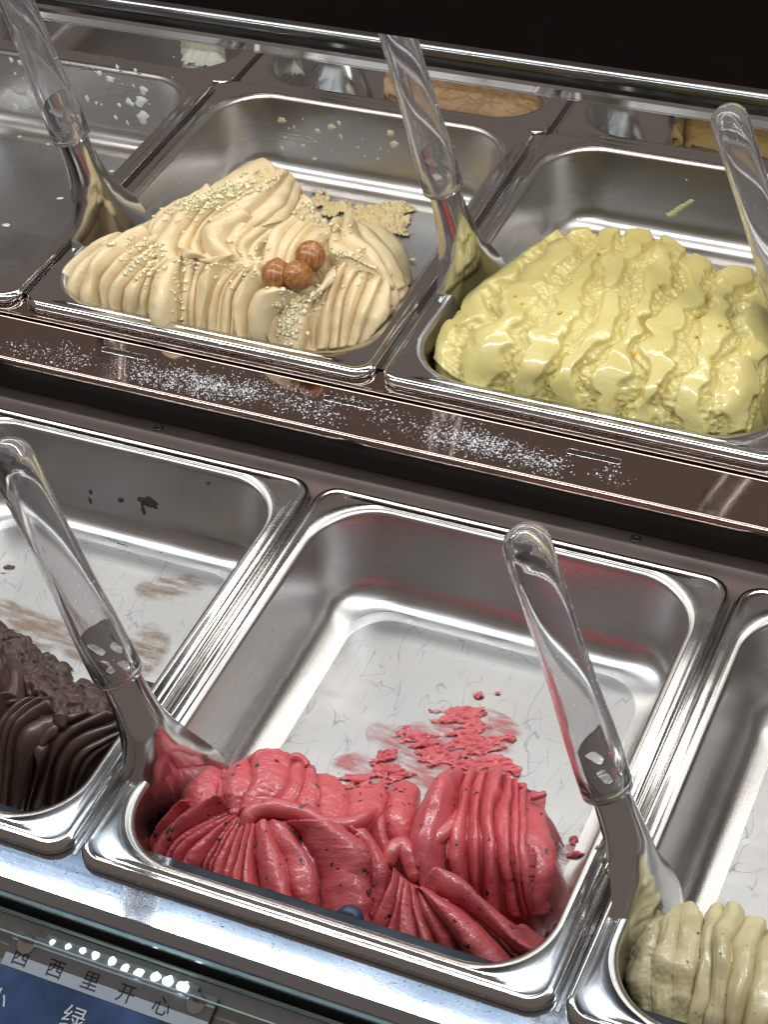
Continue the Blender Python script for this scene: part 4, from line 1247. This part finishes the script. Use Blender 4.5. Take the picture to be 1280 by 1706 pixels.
# cream smears on the neck of the spatula in the cream pan
mb = MB(); q = np.random.default_rng(9)
for (u, v, s, asp, rot) in ((985, 1412, 2.2, 1.2, 0.3), (990, 1432, 2.6, .6, .3), (995, 1450, 2.2, .6, .3), (1000, 1463, 1.8, .8, .2), (1020, 1452, 2.4, 1.2, .4), (1023, 1468, 2.2, 1, .3), (1012, 1475, 2.6, .8, -.2)):
    ax = np.array([212-290, 120-81, 187.5+26.0]); ax /= np.linalg.norm(ax)
    t = np.linspace(0, 110, 111)[:, None]; L_ = np.array([290, 81, -26.0])+t*ax
    c = (CR @ (L_-CP).T).T; vv = FPX*c[:, 1]/c[:, 2]+853
    k = int(np.argmin(np.abs(vv-v))); dpt = c[k, 2]-9.5
    r = ray(u+14, v); p = CP+r*dpt
    fleck(mb, p, CP-p, s*0.9, asp, rot, q, 0.6)
tag(mb.build('cream_smears', M['cream']), 'whitish cream smears on the spatula neck in the cream pan', 'residue', kind='stuff')

# frost on the ledge
mb = MB(); q = np.random.default_rng(12)
for (u0, v0, u1, v1, sv, n) in ((20, 590, 150, 600, 14, 420), (215, 615, 370, 655, 13, 1100), (300, 620, 420, 660, 10, 800), (400, 640, 560, 690, 13, 900), (570, 660, 680, 715, 13, 260), (700, 720, 830, 745, 13, 800), (770, 725, 935, 780, 12, 1100), (1000, 785, 1040, 800, 8, 90)):
    for _ in range(int(n*0.8)):
        t = q.uniform(0, 1)
        u = u0+(u1-u0)*t+q.normal(0, 12); v = v0+(v1-v0)*t+q.normal(0, sv)*0.9
        p = atz(u, v, ZL+0.08)
        if not (336 < p[1] < 371): continue
        s = 0.14+0.5*q.uniform(0, 1)**2.2; a = q.uniform(0, 6.28); el = q.uniform(1.0, 2.2)
        k = np.array([(1, .2), (.2, .8), (-.9, .3), (-.4, -.7), (.6, -.6)])*q.uniform(.6, 1.2, (5, 1))*s*[el, 1]
        k = k @ np.array([[math.cos(a), math.sin(a)], [-math.sin(a), math.cos(a)]])
        mb.add(np.vstack([np.c_[k+p[:2], np.full(5, p[2])], [[p[0], p[1], p[2]+0.35*s]]]), [(i, (i+1) % 5, 5) for i in range(5)])
tag(mb.build('frost', plain('white_frost', (0.66, 0.66, 0.68), 0.5), smooth=False), 'white frost grains scattered along the polished ledge', 'frost', kind='stuff')
# frost crystals on the front rail
mb = MB(); q = np.random.default_rng(13)
for _ in range(600):
    x = q.uniform(-60, 330); y = -1-abs(q.normal(0, 5)); s = q.uniform(0.15, 0.5)
    if q.uniform() > 0.35+0.65*(math.sin(x*0.05)+math.sin(x*0.021+1))**2/4: continue
    a = q.uniform(0, 6.28); el = q.uniform(1, 4)
    k = np.array([(1, .2), (-.9, .3), (-.3, -.5), (.6, -.4)])*s*[el, .6]
    k = k @ np.array([[math.cos(a), math.sin(a)], [-math.sin(a), math.cos(a)]])
    mb.add(np.vstack([np.c_[k+[x, y], np.full(4, ZR+0.06)], [[x, y, ZR+0.3]]]), [(i, (i+1) % 4, 4) for i in range(4)])
tag(mb.build('rail_frost', plain('rail_frost', (0.5, 0.53, 0.58), 0.5), smooth=False), 'fine frost crystals on the front rail', 'frost', kind='stuff')

# ------------------------------------------------------------------ the price card at the front
SL = math.atan2(0.37, 1.0)
apron = tag(profile_bar('front_apron', [(-25.8, -31.0), (-134.0, -71.0), (-134, -75), (-25.8, -35)], steel('apron_steel', (0.50, 0.52, 0.53), 0.42, (6, 500, 60), 0.1, 0.2)), 'sloping grey steel apron under the price card', 'apron')
def ap(x, s, h=0.0):
    """a point on the apron: s mm down its slope, h mm above it"""
    return np.array([x, -26-s*math.cos(SL)+(-h*math.sin(SL)), -31-s*math.sin(SL)+h*math.cos(SL)])
CX0, CX1 = -20.0, 100.0
sign = tag(empty('price_card', ap(CX0, 80, 1.6), (SL, 0, 0)), 'navy price card with a pale strip naming the pistachio flavour', 'price card')
SM = sign.matrix_basis.copy()
def card_part(name, x0, x1, s0, s1, z0, z1, mat):
    mb = MB(); mb.box(x0-CX0, x1-CX0, 80-s1, 80-s0, z0, z1)
    return mb.build(name, mat, sign, smooth=False)
def card_mat(name, c, var=0.1, sc=40):
    m = plain(name, c, 0.25, var=var, scale=sc); m.node_tree.nodes['Principled BSDF'].inputs['Coat Weight'].default_value = 0.5
    return m
card_part('card', CX0, CX1, 25.5, 80, 0.0, 1.2, card_mat('navy_card', (0.045, 0.085, 0.19), 0.5, 28))
card_part('name_strip', CX0, CX1, 6, 25.3, 0.0, 1.4, card_mat('pale_strip', (0.45, 0.50, 0.56), 0.06))
def text(body, x, s, size, mat, name='lettering'):
    cu = bpy.data.curves.new(name, 'FONT'); cu.body = body; cu.size = size*MM; cu.extrude = 0.00006
    to = bpy.data.objects.new(name, cu); col.objects.link(to)
    dg = bpy.context.evaluated_depsgraph_get()
    me = bpy.data.meshes.new_from_object(to.evaluated_get(dg)); bpy.data.objects.remove(to)
    me.materials.clear(); me.materials.append(mat)
    o = bpy.data.objects.new(name, me); o.parent = sign
    o.location = ((x-CX0)*MM, (80-s)*MM, 0.0015)
    col.objects.link(o)
M['ink'] = plain('dark_ink', (0.045, 0.05, 0.08), 0.4)
M['whiteink'] = plain('white_ink', (0.72, 0.76, 0.80), 0.4)
for i, chx in enumerate('西西里开心'):
    text(chx, -16+i*21.0, 22.5, 10.5, M['ink'])
text('小', -20, 47, 12.5, M['whiteink']); text('绿', 24, 44, 13.5, M['whiteink'])
text('T', -2, 70, 11, M['whiteink']); text('I', 6, 70, 11, M['whiteink']); text('L', 10, 70, 11, M['whiteink']); text('B', 24, 70, 11, M['whiteink'])
for xx in (-11, 90):  # chrome discs added in place of round glare on the card
    mb = MB(); rows = []
    for r, z in ((5.2, 1.35), (5.2, 2.2), (4.4, 2.8), (2.6, 2.2), (1.2, 2.9), (0.05, 3.0)):
        rows.append([(r*np.cos(t)+xx-CX0, r*np.sin(t)+80-12, z) for t in ang])
    mb.grid(np.array(rows), closed_v=True); mb.build('glare_disc', M['chrome'], sign)

# bars for the bright glass edges; glowing spots imitate lamp reflections on the card
M['strip'] = plain('pale_teal_edge', (0.45, 0.58, 0.58), 0.25)
hold = tag(empty('glass_edges', ap(60, 4, 6)), 'pale teal glass edges running along the front rail', 'glass edge')  # opaque pale bars stand in for the bright edges of the glass
for s0, s1, h0, h1 in ((-1.2, -0.5, 0.2, 10), (9.5, 10.2, 4.5, 10)):
    mb = MB()
    c = [ap(0, s0, h0), ap(0, s1, h0), ap(0, s1, h1), ap(0, s0, h1)]
    o = ap(60, 4, 6)
    P = np.array([[(x-o[0], p[1]-o[1], p[2]-o[2]) for p in c] for x in (X0, X1)])
    mb.grid(P, closed_v=True); mb.add(P[0], [(0, 1, 2, 3)]); mb.add(P[1], [(3, 2, 1, 0)])
    mb.build('glass_edge', M['strip'], hold, smooth=False)
glare_root = tag(empty('glare_row', ap(72, 10, 2)), 'glowing white spots imitating lamp reflections along the top of the price card', 'glare spots')  # no diodes here: added glowing shapes stand in for lamp reflections
m, nt, p = new_mat('glare_emission'); p.inputs['Emission Color'].default_value = (0.93, 0.98, 1, 1); p.inputs['Emission Strength'].default_value = 1.8; M['glow'] = m
o = ap(72, 10, 2)
mb = MB(); P0 = ap(44, 8.6, 0.4); 
c = [ap(0, 3.4, 1.7), ap(0, 8.6, 1.7), ap(0, 8.6, 2.5), ap(0, 3.4, 2.5)]
P = np.array([[(x-o[0], pp[1]-o[1], pp[2]-o[2]) for pp in c] for x in (-2, 88)])
mb.grid(P, closed_v=True); mb.add(P[0], [(0, 1, 2, 3)]); mb.add(P[1], [(3, 2, 1, 0)])
mb.build('glare_backing', M['strip'], glare_root, smooth=False)
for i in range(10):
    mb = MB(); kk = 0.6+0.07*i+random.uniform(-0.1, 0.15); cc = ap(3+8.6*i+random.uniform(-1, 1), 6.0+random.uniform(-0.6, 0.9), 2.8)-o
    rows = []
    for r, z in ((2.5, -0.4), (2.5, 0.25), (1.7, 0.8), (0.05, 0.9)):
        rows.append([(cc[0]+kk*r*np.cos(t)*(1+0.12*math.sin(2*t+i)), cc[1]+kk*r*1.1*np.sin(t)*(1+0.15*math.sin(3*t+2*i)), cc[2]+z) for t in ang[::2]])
    mb.grid(np.array(rows), closed_v=True); mb.build('glare_spot', M['glow'], glare_root)
